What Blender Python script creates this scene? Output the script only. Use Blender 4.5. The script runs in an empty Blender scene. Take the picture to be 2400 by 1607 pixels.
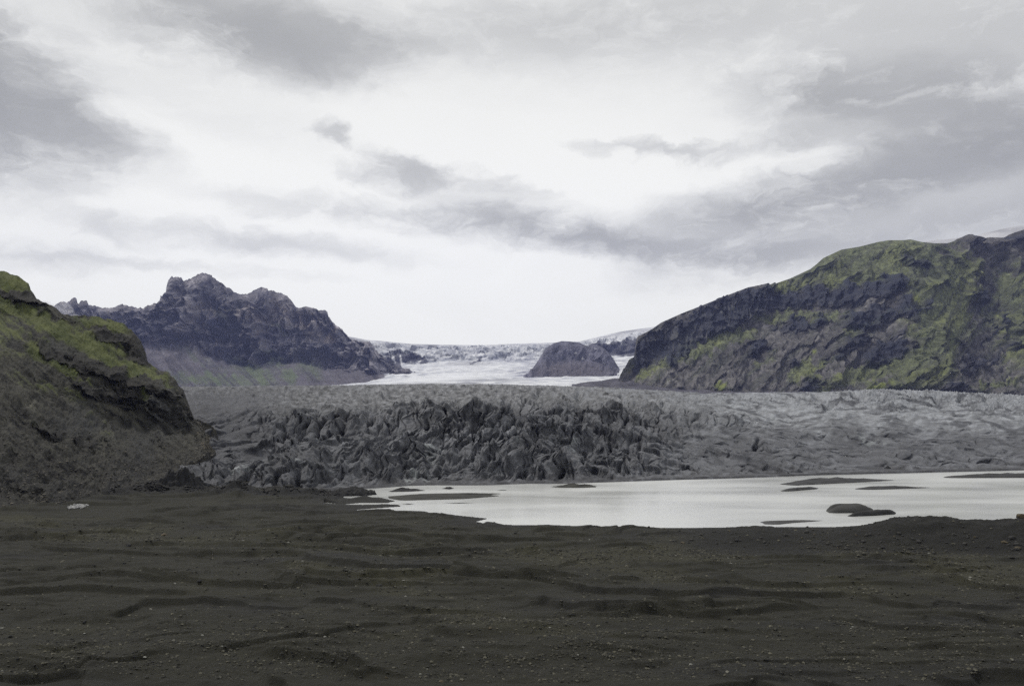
import bpy, math, random
import numpy as np
rad = math.radians
random.seed(7)

# ------------------------------------------------------------------ camera
F, HZ, H = 2200.0, 930.0, 25.0        # focal length and horizon row in photo pixels, eye height in metres
sc = bpy.context.scene
cam = bpy.data.objects.new("camera", bpy.data.cameras.new("camera"))
sc.collection.objects.link(cam)
cam.location = (0, 0, H)
cam.rotation_euler = (rad(90), 0, 0)
cam.data.sensor_width = 36
cam.data.lens = 36 * F / 2400
cam.data.shift_y = (HZ - 803.5) / 2400
cam.data.clip_start = 0.5
cam.data.clip_end = 60000
sc.camera = cam

# ------------------------------------------------------------------ light
sc.view_settings.view_transform = 'Standard'
sc.view_settings.look = 'None'
sc.view_settings.gamma = 1
sc.view_settings.exposure = 0.0
SUN_EL, SUN_AZ = 55, -55              # high thin-cloud sun in front of the camera, a little left
sun = bpy.data.objects.new("sun", bpy.data.lights.new("sun", 'SUN'))
sc.collection.objects.link(sun)
sun.data.energy = 1.8
sun.data.angle = rad(10)
sun.data.color = (1, 0.96, 0.9)
ez, az = rad(SUN_EL), rad(SUN_AZ)
sd = (math.sin(az) * math.cos(ez), math.cos(az) * math.cos(ez), math.sin(ez))
import mathutils
sun.rotation_euler = mathutils.Vector(sd).to_track_quat('Z', 'Y').to_euler()

world = bpy.data.worlds.new("World")
sc.world = world
world.use_nodes = True
wt = world.node_tree
wt.nodes.clear()
def N(tree, t, **kw):
    n = tree.nodes.new(t)
    for k, v in kw.items():
        if k.startswith('i_'):
            n.inputs[k[2:].replace('_', ' ')].default_value = v
        else:
            setattr(n, k, v)
    return n
def math_node(tree, op, a, b=None, c=None, clamp=False):
    n = tree.nodes.new('ShaderNodeMath'); n.operation = op; n.use_clamp = clamp
    for i, v in enumerate((a, b, c)):
        if v is None: continue
        if isinstance(v, (int, float)): n.inputs[i].default_value = v
        else: tree.links.new(v, n.inputs[i])
    return n.outputs[0]
def ang(px, py):
    u = (px - 1200) / F; v = (HZ - py) / F
    return math.atan(u), math.atan(v * math.cos(math.atan(u)))
tc = N(wt, 'ShaderNodeTexCoord')
sp = N(wt, 'ShaderNodeSeparateXYZ'); wt.links.new(tc.outputs['Generated'], sp.inputs[0])
azn = math_node(wt, 'ARCTAN2', sp.outputs[0], sp.outputs[1])
eln = math_node(wt, 'ARCSINE', sp.outputs[2])
cb = N(wt, 'ShaderNodeCombineXYZ'); wt.links.new(azn, cb.inputs[0]); wt.links.new(eln, cb.inputs[1])
def wnoise(vec, scale, det, rough, dist=0.0, sx=1.0, sy=1.0, off=0.0):
    m = N(wt, 'ShaderNodeMapping'); m.inputs['Scale'].default_value = (sx, sy, 1); m.inputs['Location'].default_value = (off, off * .7, off * .3)
    wt.links.new(vec, m.inputs[0])
    n = N(wt, 'ShaderNodeTexNoise'); n.inputs['Scale'].default_value = scale; n.inputs['Detail'].default_value = det
    n.inputs['Roughness'].default_value = rough; n.inputs['Distortion'].default_value = dist
    wt.links.new(m.outputs[0], n.inputs['Vector'])
    return n
def warp(vec, scale, amt, sx, sy, off):
    w = wnoise(vec, scale, 5, .6, 0, sx, sy, off)
    s = N(wt, 'ShaderNodeVectorMath', operation='SUBTRACT'); wt.links.new(w.outputs['Color'], s.inputs[0]); s.inputs[1].default_value = (.5, .5, .5)
    k = N(wt, 'ShaderNodeVectorMath', operation='MULTIPLY'); wt.links.new(s.outputs[0], k.inputs[0]); k.inputs[1].default_value = amt
    a = N(wt, 'ShaderNodeVectorMath', operation='ADD'); wt.links.new(vec, a.inputs[0]); wt.links.new(k.outputs[0], a.inputs[1])
    return a.outputs[0]
v1 = warp(cb.outputs[0], 7, (.16, .05, 0), 1, 1.8, 3.1)
v2 = warp(warp(v1, 34, (.045, .025, 0), 1, 1.6, 9.4), 110, (.006, .004, 0), 1, 1.5, 19.4)
# clouds: centre (photo pixel used only to find its bearing and height in the sky), radii, tilt, darkness
CLOUDS = [
 (600, 70, 300, 95, -8, .85), (720, 110, 210, 50, -14, .4), (900, 85, 260, 36, -10, .2),
 (20, 250, 175, 150, -20, .95), (120, 275, 200, 60, -22, .45), (-150, 220, 260, 160, 0, .9),
 (786, 313, 58, 22, -14, .55), (865, 408, 120, 26, -4, .4), (975, 393, 100, 34, -16, .62), (1110, 418, 140, 20, -12, .35),
 (930, 500, 420, 30, -3, .42), (1260, 515, 300, 48, -12, .42), (1500, 572, 420, 34, -4, .62), (1290, 540, 300, 28, -8, .35),
 (620, 572, 320, 30, -4, .42), (250, 535, 120, 25, -20, .2), (60, 600, 200, 34, -4, .3), (420, 632, 320, 14, -3, .2),
 (1820, 480, 330, 60, 6, .62), (2020, 470, 380, 85, 8, .5), (2180, 385, 380, 60, 13, .6), (2420, 350, 300, 90, 5, .5),
 (1480, 352, 120, 14, -6, .32), (1640, 360, 150, 18, 0, .38), (1890, 333, 130, 24, -4, .36),
 (2110, 235, 330, 85, -8, .68), (2330, 300, 300, 80, -4, .5), (1960, 215, 130, 40, -6, .25), (2420, 110, 420, 120, 0, .38),
 (1950, 590, 420, 60, 6, .48), (2350, 510, 340, 50, 6, .42), (1720, 610, 240, 26, 0, .25),
 (1560, 40, 700, 90, 0, .22), (1300, 110, 420, 80, 0, .12), (2150, 60, 600, 160, 0, .28), (1100, 30, 500, 70, 0, .15),
 (150, 60, 500, 80, 0, .16), (350, 215, 420, 60, -10, .12), (2600, 500, 200, 300, 0, .4),
]
total = None
for (px, py, rx, ry, rot, amt) in CLOUDS:
    a, e = ang(px, py)
    m = N(wt, 'ShaderNodeMapping'); m.vector_type = 'TEXTURE'
    m.inputs['Location'].default_value = (a, e, 0); m.inputs['Rotation'].default_value = (0, 0, rad(rot))
    m.inputs['Scale'].default_value = (rx / F * 1.15, ry / F * 1.15, 1)
    wt.links.new(v2, m.inputs[0])
    l = N(wt, 'ShaderNodeVectorMath', operation='LENGTH'); wt.links.new(m.outputs[0], l.inputs[0])
    r = N(wt, 'ShaderNodeMapRange'); r.interpolation_type = 'SMOOTHSTEP'
    r.inputs['From Min'].default_value = 1.35; r.inputs['From Max'].default_value = 0.05
    wt.links.new(l.outputs['Value'], r.inputs['Value'])
    s = math_node(wt, 'MULTIPLY', r.outputs[0], amt)
    total = s if total is None else math_node(wt, 'ADD', total, s)
nz = wnoise(v1, 9, 8, .58, .3, 1, 2.6, 5.0)
nzf = wnoise(v2, 30, 8, .62, .2, 1, 2.2, 25.0)
nz2 = wnoise(cb.outputs[0], 3.2, 6, .5, .4, 1, 2.4, 15.0)
t1 = math_node(wt, 'MULTIPLY_ADD', math_node(wt, 'MULTIPLY_ADD', nzf.outputs[0], .5, math_node(wt, 'MULTIPLY', nz.outputs[0], .75)), 3.4, -1.15, clamp=True)
d = math_node(wt, 'MULTIPLY', total, t1)
# a broad thin layer overhead
up = N(wt, 'ShaderNodeMapRange'); up.inputs['From Min'].default_value = .19; up.inputs['From Max'].default_value = .42; up.inputs['To Max'].default_value = .24
wt.links.new(eln, up.inputs['Value'])
d = math_node(wt, 'ADD', d, math_node(wt, 'MULTIPLY', up.outputs[0], math_node(wt, 'MULTIPLY_ADD', nz2.outputs[0], 1.0, .4)))
lo = N(wt, 'ShaderNodeMapRange'); lo.inputs['From Min'].default_value = .12; lo.inputs['From Max'].default_value = .02; lo.inputs['To Max'].default_value = .09
wt.links.new(eln, lo.inputs['Value'])
d = math_node(wt, 'ADD', d, lo.outputs[0])
n3 = math_node(wt, 'MULTIPLY', math_node(wt, 'SUBTRACT', nz2.outputs[0], .5, clamp=True), .3)
d = math_node(wt, 'MAXIMUM', math_node(wt, 'ADD', d, n3), 0.0)
d = math_node(wt, 'SUBTRACT', 1.0, math_node(wt, 'EXPONENT', math_node(wt, 'MULTIPLY', d, -1.08)))
cr = N(wt, 'ShaderNodeValToRGB')
els = cr.color_ramp.elements
els[0].position = 0; els[0].color = (1.06, 1.055, 1.0, 1)
els[1].position = 1; els[1].color = (.33, .33, .318, 1)
e = els.new(.35); e.color = (.765, .765, .735, 1)
e = els.new(.7); e.color = (.485, .485, .465, 1)
wt.links.new(d, cr.inputs[0])
bgc = N(wt, 'ShaderNodeBackground'); wt.links.new(cr.outputs[0], bgc.inputs[0]); 
# dimming added to the unseen sky overhead and behind the camera, darkening camera-facing slopes
ov = N(wt, 'ShaderNodeMapRange'); ov.interpolation_type = 'SMOOTHSTEP'; ov.inputs['From Min'].default_value = .42; ov.inputs['From Max'].default_value = 1.0; ov.inputs['To Min'].default_value = 1; ov.inputs['To Max'].default_value = .95
wt.links.new(eln, ov.inputs['Value'])
bh = N(wt, 'ShaderNodeMapRange'); bh.interpolation_type = 'SMOOTHSTEP'; bh.inputs['From Min'].default_value = .25; bh.inputs['From Max'].default_value = -.6; bh.inputs['To Min'].default_value = 1; bh.inputs['To Max'].default_value = .8
wt.links.new(sp.outputs[1], bh.inputs['Value'])
wt.links.new(math_node(wt, 'MULTIPLY', ov.outputs[0], bh.outputs[0]), bgc.inputs[1])
sky = N(wt, 'ShaderNodeTexSky'); sky.sky_type = 'NISHITA'; sky.sun_disc = False
sky.sun_elevation = rad(SUN_EL); sky.sun_rotation = rad(SUN_AZ)
bgn = N(wt, 'ShaderNodeBackground'); wt.links.new(sky.outputs[0], bgn.inputs[0]); bgn.inputs[1].default_value = .1
mx = N(wt, 'ShaderNodeMixShader'); mx.inputs[0].default_value = .96
wt.links.new(bgn.outputs[0], mx.inputs[1]); wt.links.new(bgc.outputs[0], mx.inputs[2])
wo = N(wt, 'ShaderNodeOutputWorld'); wt.links.new(mx.outputs[0], wo.inputs[0])

# ------------------------------------------------------------------ numpy noise
_rng = np.random.RandomState(11)
PERM = np.tile(_rng.permutation(1024), 3)
GA = _rng.rand(1024) * 2 * np.pi
GX, GY = np.cos(GA), np.sin(GA)
R1, R2 = _rng.rand(1024), _rng.rand(1024)
def _h(ix, iy, s):
    return PERM[PERM[(ix + s * 131) & 1023] + (iy & 1023)]
def pn(x, y, s=0):
    ix = np.floor(x).astype(np.int64); iy = np.floor(y).astype(np.int64)
    fx = x - ix; fy = y - iy
    ux = fx * fx * fx * (fx * (fx * 6 - 15) + 10); uy = fy * fy * fy * (fy * (fy * 6 - 15) + 10)
    def g(dx, dy):
        h = _h(ix + dx, iy + dy, s)
        return GX[h] * (fx - dx) + GY[h] * (fy - dy)
    a = g(0, 0); b = g(1, 0); c = g(0, 1); e = g(1, 1)
    return 1.5 * ((a + (b - a) * ux) * (1 - uy) + (c + (e - c) * ux) * uy)
def fbm(x, y, o=5, s=0, g=.5):
    t = 0; a = 1.0
    for i in range(o):
        t = t + a * pn(x, y, s + i); x = x * 2.03 + 7.1; y = y * 2.03 + 3.7; a *= g
    return t
def ridged(x, y, o=5, s=0, g=.5):
    t = 0; a = 1.0; w = 1.0; n = 0
    for i in range(o):
        r = (1 - np.abs(pn(x, y, s + i)) * 1.4).clip(0, 1) ** 2
        t = t + a * r * w; w = np.clip(r * 1.6, 0, 1); n += a
        x = x * 2.07 + 5.3; y = y * 2.07 + 1.9; a *= g
    return t / n
def worley(x, y, s=0):
    ix = np.floor(x).astype(np.int64); iy = np.floor(y).astype(np.int64)
    f1 = np.full(x.shape, 9.0); f2 = np.full(x.shape, 9.0); idv = np.zeros(x.shape)
    for dx in (-1, 0, 1):
        for dy in (-1, 0, 1):
            h = _h(ix + dx, iy + dy, s)
            q = np.hypot(ix + dx + R1[h] - x, iy + dy + R2[h] - y)
            nf = q < f1
            f2 = np.where(nf, f1, np.minimum(f2, q)); f1 = np.where(nf, q, f1); idv = np.where(nf, R1[(h * 7) & 1023], idv)
    return f1, f2, idv
def ss(a, b, x):
    t = np.clip((x - a) / (b - a), 0, 1); return t * t * (3 - 2 * t)
def blobs(PX, PY, lst, wx=0, wy=0):
    """soft field of tilted ellipses (cx, cy, rx, ry, tilt, amount); tilt positive = falls to the right"""
    m = np.zeros(PX.shape)
    for (cx, cy, rx, ry, t, a) in lst:
        c, s = math.cos(rad(t)), math.sin(rad(t))
        dx = PX + wx - cx; dy = PY + wy - cy
        u = (dx * c + dy * s) / rx; v = (-dx * s + dy * c) / ry
        m = np.maximum(m, a * ss(1.5, .35, np.sqrt(u * u + v * v)))
    return m
def mixc(c0, c1, t):
    return c0 + (np.asarray(c1) - c0) * t[..., None]

# ------------------------------------------------------------------ mesh helpers
def at(px, py, D):
    return ((px - 1200) / F * D, D, H - (py - HZ) / F * D)
def link(o, label=None, cat=None, group=None, kind=None):
    sc.collection.objects.link(o)
    if label: o['label'] = label
    if cat: o['category'] = cat
    if group: o['group'] = group
    if kind: o['kind'] = kind
    return o
def grid_obj(name, X, Y, Z, C, mat, smooth=True, **kw):
    r, c = X.shape
    co = np.stack([X, Y, Z], -1).reshape(-1, 3).astype(np.float32)
    idx = np.arange(r * c).reshape(r, c)
    q = np.stack([idx[:-1, :-1], idx[:-1, 1:], idx[1:, 1:], idx[1:, :-1]], -1).reshape(-1, 4)
    return raw_mesh(name, co, q, C.reshape(-1, 3) if C is not None else None, mat, smooth, **kw)
def raw_mesh(name, co, faces, C, mat, smooth=True, **kw):
    me = bpy.data.meshes.new(name)
    nf, k = faces.shape
    me.vertices.add(len(co)); me.vertices.foreach_set('co', np.ascontiguousarray(co, np.float32).ravel())
    me.loops.add(nf * k); me.loops.foreach_set('vertex_index', faces.astype(np.int32).ravel())
    me.polygons.add(nf)
    me.polygons.foreach_set('loop_start', (np.arange(nf) * k).astype(np.int32))
    me.polygons.foreach_set('use_smooth', np.full(nf, smooth))
    me.update(calc_edges=True)
    if C is not None:
        ca = me.color_attributes.new('Col', 'FLOAT_COLOR', 'POINT')
        c4 = np.ones((len(co), 4), np.float32); c4[:, :3] = np.clip(C, 0.002, .95)
        ca.data.foreach_set('color', c4.ravel())
    me.materials.append(mat)
    return link(bpy.data.objects.new(name, me), **kw)
def sheet(U, guides, rows):
    """rows between successive guide lines; each guide = (points, depth, z-or-None). 1/depth and row are interpolated together (flat facets)."""
    PYg = []; ID = []
    for pts, dep in guides:
        p = np.array(pts, float); PYg.append(np.interp(U, p[:, 0], p[:, 1]))
        if np.isscalar(dep): ID.append(np.full(U.shape, 1.0 / dep))
        elif callable(dep): ID.append(1.0 / dep(PYg[-1]))
        else:
            q = np.array(dep, float); ID.append(1.0 / np.interp(U, q[:, 0], q[:, 1]))
    PY = []; I = []; V = []
    for k in range(len(guides) - 1):
        n = rows[k]
        t = np.linspace(0, 1, n, endpoint=(k == len(guides) - 2))[:, None]
        PY.append(PYg[k] * (1 - t) + PYg[k + 1] * t); I.append(ID[k] * (1 - t) + ID[k + 1] * t)
        V.append(np.broadcast_to(k + t, (n, len(U))))
    PY = np.concatenate(PY); D = 1 / np.concatenate(I); V = np.concatenate(V)
    PX = np.broadcast_to(U, PY.shape).copy()
    X = (PX - 1200) / F * D; Z = H - (PY - HZ) / F * D
    return PX, PY, X, D.copy(), Z, V
def order(lines, U):
    """force guide lines (top to bottom) not to cross: returns polylines on U"""
    out = []; prev = None
    for l in lines:
        p = np.array(l, float); y = np.interp(U, p[:, 0], p[:, 1])
        if prev is not None: y = np.maximum(y, prev + .6)
        out.append(np.stack([U, y], 1)); prev = y
    return out

# ------------------------------------------------------------------ materials
def ground_mat(name, s1, s2, con=.35, bump=.4, bscale=None, bdist=.1, rough=.92, spec=.25, fleck=0, fleckcol=(.3, .3, .28), fleckscale=3.0, stretch=(1, 1, 1)):
    m = bpy.data.materials.new(name); m.use_nodes = True
    t = m.node_tree; b = t.nodes['Principled BSDF']
    b.inputs['Roughness'].default_value = rough; b.inputs['Specular IOR Level'].default_value = spec
    at_ = N(t, 'ShaderNodeAttribute', attribute_name='Col')
    g = N(t, 'ShaderNodeTexCoord'); mp = N(t, 'ShaderNodeMapping'); mp.inputs['Scale'].default_value = stretch
    t.links.new(g.outputs['Object'], mp.inputs[0])
    def nz(scale, det=6, rough=.65):
        n = N(t, 'ShaderNodeTexNoise'); n.inputs['Scale'].default_value = scale; n.inputs['Detail'].default_value = det
        n.inputs['Roughness'].default_value = rough; t.links.new(mp.outputs[0], n.inputs['Vector']); return n.outputs[0]
    a = nz(s1); c = nz(s2, 4, .7)
    k = math_node(t, 'MULTIPLY_ADD', math_node(t, 'SUBTRACT', a, .5), con * 5, 1.0)
    k2 = math_node(t, 'MULTIPLY_ADD', math_node(t, 'SUBTRACT', c, .5), con * 5, 1.0)
    k = math_node(t, 'MAXIMUM', math_node(t, 'MULTIPLY', k, k2), .3)
    k = math_node(t, 'MINIMUM', k, 2.2)
    vm = N(t, 'ShaderNodeVectorMath', operation='SCALE'); t.links.new(at_.outputs['Color'], vm.inputs[0]); t.links.new(k, vm.inputs['Scale'])
    out = vm.outputs[0]
    if fleck:
        n = N(t, 'ShaderNodeTexNoise'); n.inputs['Scale'].default_value = fleckscale; n.inputs['Detail'].default_value = 2
        t.links.new(mp.outputs[0], n.inputs['Vector'])
        r = N(t, 'ShaderNodeMapRange'); r.inputs['From Min'].default_value = .69; r.inputs['From Max'].default_value = .78; r.inputs['To Max'].default_value = fleck
        t.links.new(n.outputs[0], r.inputs['Value'])
        mxn = N(t, 'ShaderNodeMix', data_type='RGBA'); t.links.new(r.outputs[0], mxn.inputs[0]); t.links.new(out, mxn.inputs[6]); mxn.inputs[7].default_value = (*fleckcol, 1)
        out = mxn.outputs[2]
    t.links.new(out, b.inputs['Base Color'])
    bp = N(t, 'ShaderNodeBump'); bp.inputs['Strength'].default_value = bump; bp.inputs['Distance'].default_value = bdist
    t.links.new(nz(bscale or s2, 8, .7), bp.inputs['Height']); t.links.new(bp.outputs[0], b.inputs['Normal'])
    return m
M_sand = ground_mat('black_sand', .7, 9, .24, .9, 4.0, .35, fleck=.5, fleckcol=(.075, .072, .05), fleckscale=4.5)
M_hill = ground_mat('hill_rock_and_moss', .16, 1.6, .26, .8, 1.2, .6, fleck=.5, fleckcol=(.14, .135, .12), fleckscale=.9)
M_mtn = ground_mat('mountain_rock_and_grass', .025, .13, .34, 1, .08, 10.0)
M_far = ground_mat('far_mountain_rock', .015, .08, .34, 1, .05, 18.0)
M_ice = ground_mat('dusty_ice', .11, 1.0, .26, 1, .5, 1.3, rough=.75, spec=.35, fleck=.3, fleckcol=(.25, .26, .28), fleckscale=.35)
M_farice = ground_mat('clean_ice', .012, .07, .1, .6, .04, 8.0, rough=.7)
M_bar = ground_mat('wet_gravel', .4, 5, .16, .6, 2.5, .2)
M_rock = ground_mat('dark_stone', 1.5, 9, .25, .7, 4, .05, rough=.85)

# ------------------------------------------------------------------ lake
def sdpoly(X, Y, P, closed=False):
    """distance to a polyline, and signed side (+ on the left of travel)"""
    best = np.full(X.shape, 1e9); side = np.zeros(X.shape); par = np.zeros(X.shape)
    n = len(P); segs = [(P[i], P[(i + 1) % n]) for i in range(n if closed else n - 1)]
    L = 0; tot = sum(math.hypot(b[0] - a[0], b[1] - a[1]) for a, b in segs)
    for a, b in segs:
        ex, ey = b[0] - a[0], b[1] - a[1]; l2 = ex * ex + ey * ey + 1e-12; l = math.sqrt(l2)
        t = np.clip(((X - a[0]) * ex + (Y - a[1]) * ey) / l2, 0, 1)
        dx = X - a[0] - t * ex; dy = Y - a[1] - t * ey; dd = np.hypot(dx, dy)
        k = dd < best
        best = np.where(k, dd, best); side = np.where(k, np.sign(ex * dy - ey * dx), side); par = np.where(k, (L + t * l) / tot, par)
        L += l
    return best, side, par
def wp(px, py, z=0.0):
    D = (H - z) * F / (py - HZ); return ((px - 1200) / F * D, D)
# shoreline of the near bank and of the low spits on the left, at water level
SHORE_PX = [(3600, 1226), (2400, 1222), (2174, 1224), (1958, 1236), (1779, 1236), (1646, 1238), (1487, 1238), (1405, 1236), (1292, 1231), (1200, 1231), (1144, 1229), (1113, 1222),
            (1141, 1215), (1093, 1210), (1007, 1201), (862, 1201), (830, 1194), (870, 1191), (938, 1186), (930, 1182), (850, 1183), (800, 1182), (840, 1178), (905, 1178), (925, 1174), (890, 1166), (850, 1164), (800, 1170), (770, 1164), (770, 1152), (700, 1140), (600, 1120)]
SHORE = [wp(*p) for p in SHORE_PX]
BASE_PX = [(-200, 1186), (330, 1152), (400, 1150), (469, 1157), (560, 1150), (669, 1158), (707, 1159), (777, 1149), (884, 1144), (976, 1137), (1153, 1137), (1230, 1133), (1299, 1134), (1420, 1130), (1600, 1124), (1720, 1121), (1907, 1114), (2400, 1102), (3200, 1088)]

U = np.concatenate([np.arange(-1500, -60, 14), np.arange(-60, 2460, 2.6), np.arange(2460, 4000, 14)]).astype(float)
pyr = np.concatenate([np.linspace(3600, 1700, 60), np.arange(1690, 1330, -1.5), np.arange(1330, 1150, -1.0), np.linspace(1149, 1060, 40), np.linspace(1050, 932, 12)])
PY = np.broadcast_to(pyr[:, None], (len(pyr), len(U))); PX = np.broadcast_to(U, PY.shape)
Y = H * F / (PY - HZ) ; X = (PX - 1200) / F * Y
d0, s0, p0 = sdpoly(X, Y, SHORE)
# the polyline runs right to left, water lies beyond it (farther): land side = left of travel is nearer
land = np.where(s0 > 0, d0, -d0)
land = np.where(Y > 300, -30, land)
leftland = (PX < 760) & (Y > 200)
land = np.where(leftland, np.maximum(land, 4), land)
def landz(X, Y, PX, land):
    near = np.clip((190 - Y) / 120, 0, 1)
    z = np.where(land > 0, .12 + .75 * ss(0, 9, land) + .9 * near, -.5 * ss(0, 4, -land) - 1.0 * ss(2, 15, -land))
    lw = ss(0, 6, land)
    z = z + lw * .30 * fbm(X / 22, Y / 13, 4, 3) * (.35 + .65 * near)
    z = z + lw * .22 * ridged(X / 13 + .25 * Y / 9, Y / 4.2, 4, 8) * (.5 + fbm(X / 30, Y / 20, 2, 12).clip(0, 1))
    z = z + lw * .075 * fbm(X / 1.8, Y / 1.2, 4, 21)
    # hummocky moraine ridge along the near right shore
    up = np.interp(PX, [1380, 1500, 1640, 1720, 1790, 1860, 1950, 2020, 2100, 2200, 2400, 2700, 3400], [0, .5, 1.1, 1.6, 2.2, 1.6, 1.6, 2.3, 3.2, 3.7, 3.6, 4.0, 4])
    cy = 156 + 2.5 * np.sin(X / 17)
    prof = ss(-13, -1, Y - cy) * ss(12, 0, Y - cy)
    z = z + up * prof * (1 + .16 * fbm(X / 10, Y / 8, 4, 33)) + up * prof * .09 * ridged(X / 3.2, Y / 3.2, 4, 35)
    return z
Z = landz(X, Y, PX, land)
# cut banks: the far side stands higher; (photo row points, height, run-back length)
SCARPS = [
 ([(285, 1350), (359, 1357), (461, 1361), (478, 1360)], .55, 5), ([(625, 1338), (661, 1360), (717, 1381), (760, 1389)], .75, 6),
 ([(570, 1540), (666, 1550), (769, 1563), (845, 1584), (900, 1610)], .85, 6), ([(640, 1430), (660, 1455), (700, 1480), (743, 1497), (800, 1520), (850, 1545)], .42, 8),
 ([(780, 1404), (871, 1422), (973, 1430), (1199, 1445)], .45, 6), ([(750, 1277), (830, 1276), (940, 1279)], .5, 7), ([(870, 1300), (1000, 1298), (1190, 1296)], .5, 7),
 ([(430, 1229), (540, 1229)], .4, 6), ([(-40, 1419), (75, 1424)], .35, 4), ([(1240, 1452), (1340, 1453), (1430, 1452), (1559, 1442), (1712, 1433), (1820, 1431)], .62, 6),
 ([(1850, 1459), (1968, 1463), (2071, 1475), (2225, 1487), (2430, 1500)], .38, 6), ([(1405, 1356), (1520, 1356)], .4, 4), ([(1580, 1353), (1680, 1362), (1770, 1365)], .42, 5),
 ([(1120, 1352), (1200, 1357), (1364, 1363), (1440, 1372), (1560, 1370)], .3, 4), ([(1180, 1293), (1280, 1295)], .4, 5), ([(1241, 1240), (1330, 1238)], .7, 5), ([(1255, 1251), (1400, 1253)], .7, 5),
 ([(1475, 1255), (1620, 1256)], .45, 5), ([(580, 1248), (660, 1246), (720, 1249)], .8, 8), ([(1460, 1529), (1620, 1532)], .22, 4), ([(2100, 1240), (2300, 1246)], .3, 5),
 ([(70, 1462), (150, 1451), (230, 1455)], .18, 4), ([(330, 1475), (400, 1468), (480, 1478)], .2, 4), ([(1100, 1400), (1200, 1396), (1280, 1402)], .2, 5), ([(2150, 1420), (2300, 1424), (2450, 1426)], .3, 6),
 ([(1190, 1535), (1330, 1530), (1500, 1535)], .16, 4), ([(900, 1335), (1010, 1338), (1100, 1345)], .2, 4), ([(2200, 1352), (2300, 1375), (2450, 1390)], .5, 6), ([(60, 1232), (300, 1226), (420, 1224)], .35, 6),
 ([(850, 1215), (1000, 1213), (1090, 1219)], .35, 5), ([(600, 1268), (700, 1263), (760, 1262)], .3, 5), ([(250, 1240), (330, 1245), (380, 1243)], .35, 5), ([(1880, 1247), (2050, 1260), (2200, 1262)], .25, 4),
 ([(490, 1320), (600, 1316), (640, 1320)], .2, 4), ([(0, 1340), (140, 1338), (250, 1342)], .2, 5), ([(1010, 1240), (1110, 1243)], .35, 5), ([(330, 1210), (520, 1207), (700, 1210)], .3, 6), ([(400, 1190), (600, 1186), (720, 1189)], .25, 6),
]
def saw(T, a): 
    f_ = T - np.floor(T); return np.where(f_ < a, ss(0, a, f_), (1 - f_) / (1 - a))
lwm = ss(0, 8, land) * ss(300, 200, Y) * (1 - .9 * ss(132, 145, Y) * ss(1450, 1600, PX))
T1 = Y / 12 + 1.3 * fbm(X / 70, Y / 40, 3, 40) + X / 130 + .12 * fbm(X / 9, Y / 9, 3, 41)
T2 = (Y + .55 * X) / 17 + 1.5 * fbm(X / 30, Y / 30, 4, 43)
T3 = Y / 5.5 + 1.4 * fbm(X / 50, Y / 20, 4, 46)
ch1 = ss(-.15, .4, fbm(X / 40, Y / 18, 3, 47)); ch2 = ss(.0, .5, fbm(X / 22, Y / 16, 3, 48)); ch3 = ss(-.1, .5, fbm(X / 16, Y / 8, 3, 49))
Z = Z + lwm * (.72 * ch1 * saw(T1, .07) + .62 * ch2 * saw(T2, .06) + .45 * ss(.1, .5, fbm(X / 24, Y / 16, 3, 51)) * saw((Y - .7 * X) / 21 + 1.3 * fbm(X / 34, Y / 34, 3, 52), .06) + .26 * ch3 * saw(T3, .12))
wob = .9 * fbm(X / 6, Y / 6, 4, 50) + .25 * fbm(X / 1.5, Y / 1.5, 2, 55)
hv = .9 + .35 * fbm(X / 7, Y / 7, 3, 57)
gravel = np.zeros(X.shape)
for pts, h, run in SCARPS:
    P = [wp(a, b, 1.5) for a, b in pts]
    q, s, p = sdpoly(X, Y, P)
    sdist = np.where(s > 0, q, -q) + wob * .5     # left-to-right polyline: left of travel = farther
    taper = ss(0, .28, p) * ss(1, .72, p) * ss(run * 2.2, run * .5, q)
    w = .3 + h * .45
    Z = Z + taper * h * hv * (ss(-w, w * .25, sdist) * np.exp(-np.clip(sdist, 0, 99) / run) - .22 * np.exp(-np.clip(-sdist, 0, 99) / 2.2) * (sdist < 0))
    gravel = np.maximum(gravel, taper * np.exp(-np.abs(sdist + .6) / 2.0))
# gully lower left
q, s, p = sdpoly(X, Y, [wp(a, b, 1.5) for a, b in [(90, 1600), (130, 1550), (165, 1515), (190, 1490)]])
Z -= .4 * np.exp(-(q / 1.6) ** 2)
q, s, p = sdpoly(X, Y, [wp(a, b, 1.2) for a, b in [(412, 1207), (472, 1207)]])
Z = np.where(q < 6, Z * ss(1.5, 6, q) + .3 * (1 - ss(1.5, 6, q)), Z)
Z = np.where(Y > 330, -6.0, Z)
gn = fbm(X / 16, Y / 9, 5, 60)
GB = blobs(PX, PY, [(420, 1270, 330, 30, 1, .8), (900, 1310, 260, 30, 2, .6), (960, 1390, 150, 45, 8, .9), (1500, 1320, 420, 26, 0, .9), (2200, 1340, 420, 42, 3, .8), (2300, 1385, 220, 26, 6, .9), (1500, 1370, 260, 22, 3, .5),
    (40, 1245, 120, 26, 0, .8), (1250, 1530, 420, 60, 0, .35), (200, 1540, 160, 60, 0, .5), (780, 1480, 160, 40, 20, .3), (2000, 1420, 340, 30, 5, .4), (1110, 1490, 160, 40, 6, .6), (700, 1350, 130, 30, 12, .6)])
olive = np.clip(ss(.15, .7, GB * .7 + .45 * gn) , 0, 1)
C = np.broadcast_to(np.array([.0212, .0208, .0142]), X.shape + (3,))
C = mixc(C, (.034, .033, .020), olive)
C = mixc(C, (.017, .017, .0165), ss(.1, .8, fbm(X / 30, Y / 14, 4, 71)) * .6)
C = mixc(C, (.022, .022, .023), ss(12, 2, np.abs(land)) * .6 * (land < 14))
C = mixc(C, (.013, .013, .0125), .75 * ss(136, 144, Y) * ss(1540, 1660, PX) * (Y < 200))
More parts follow.
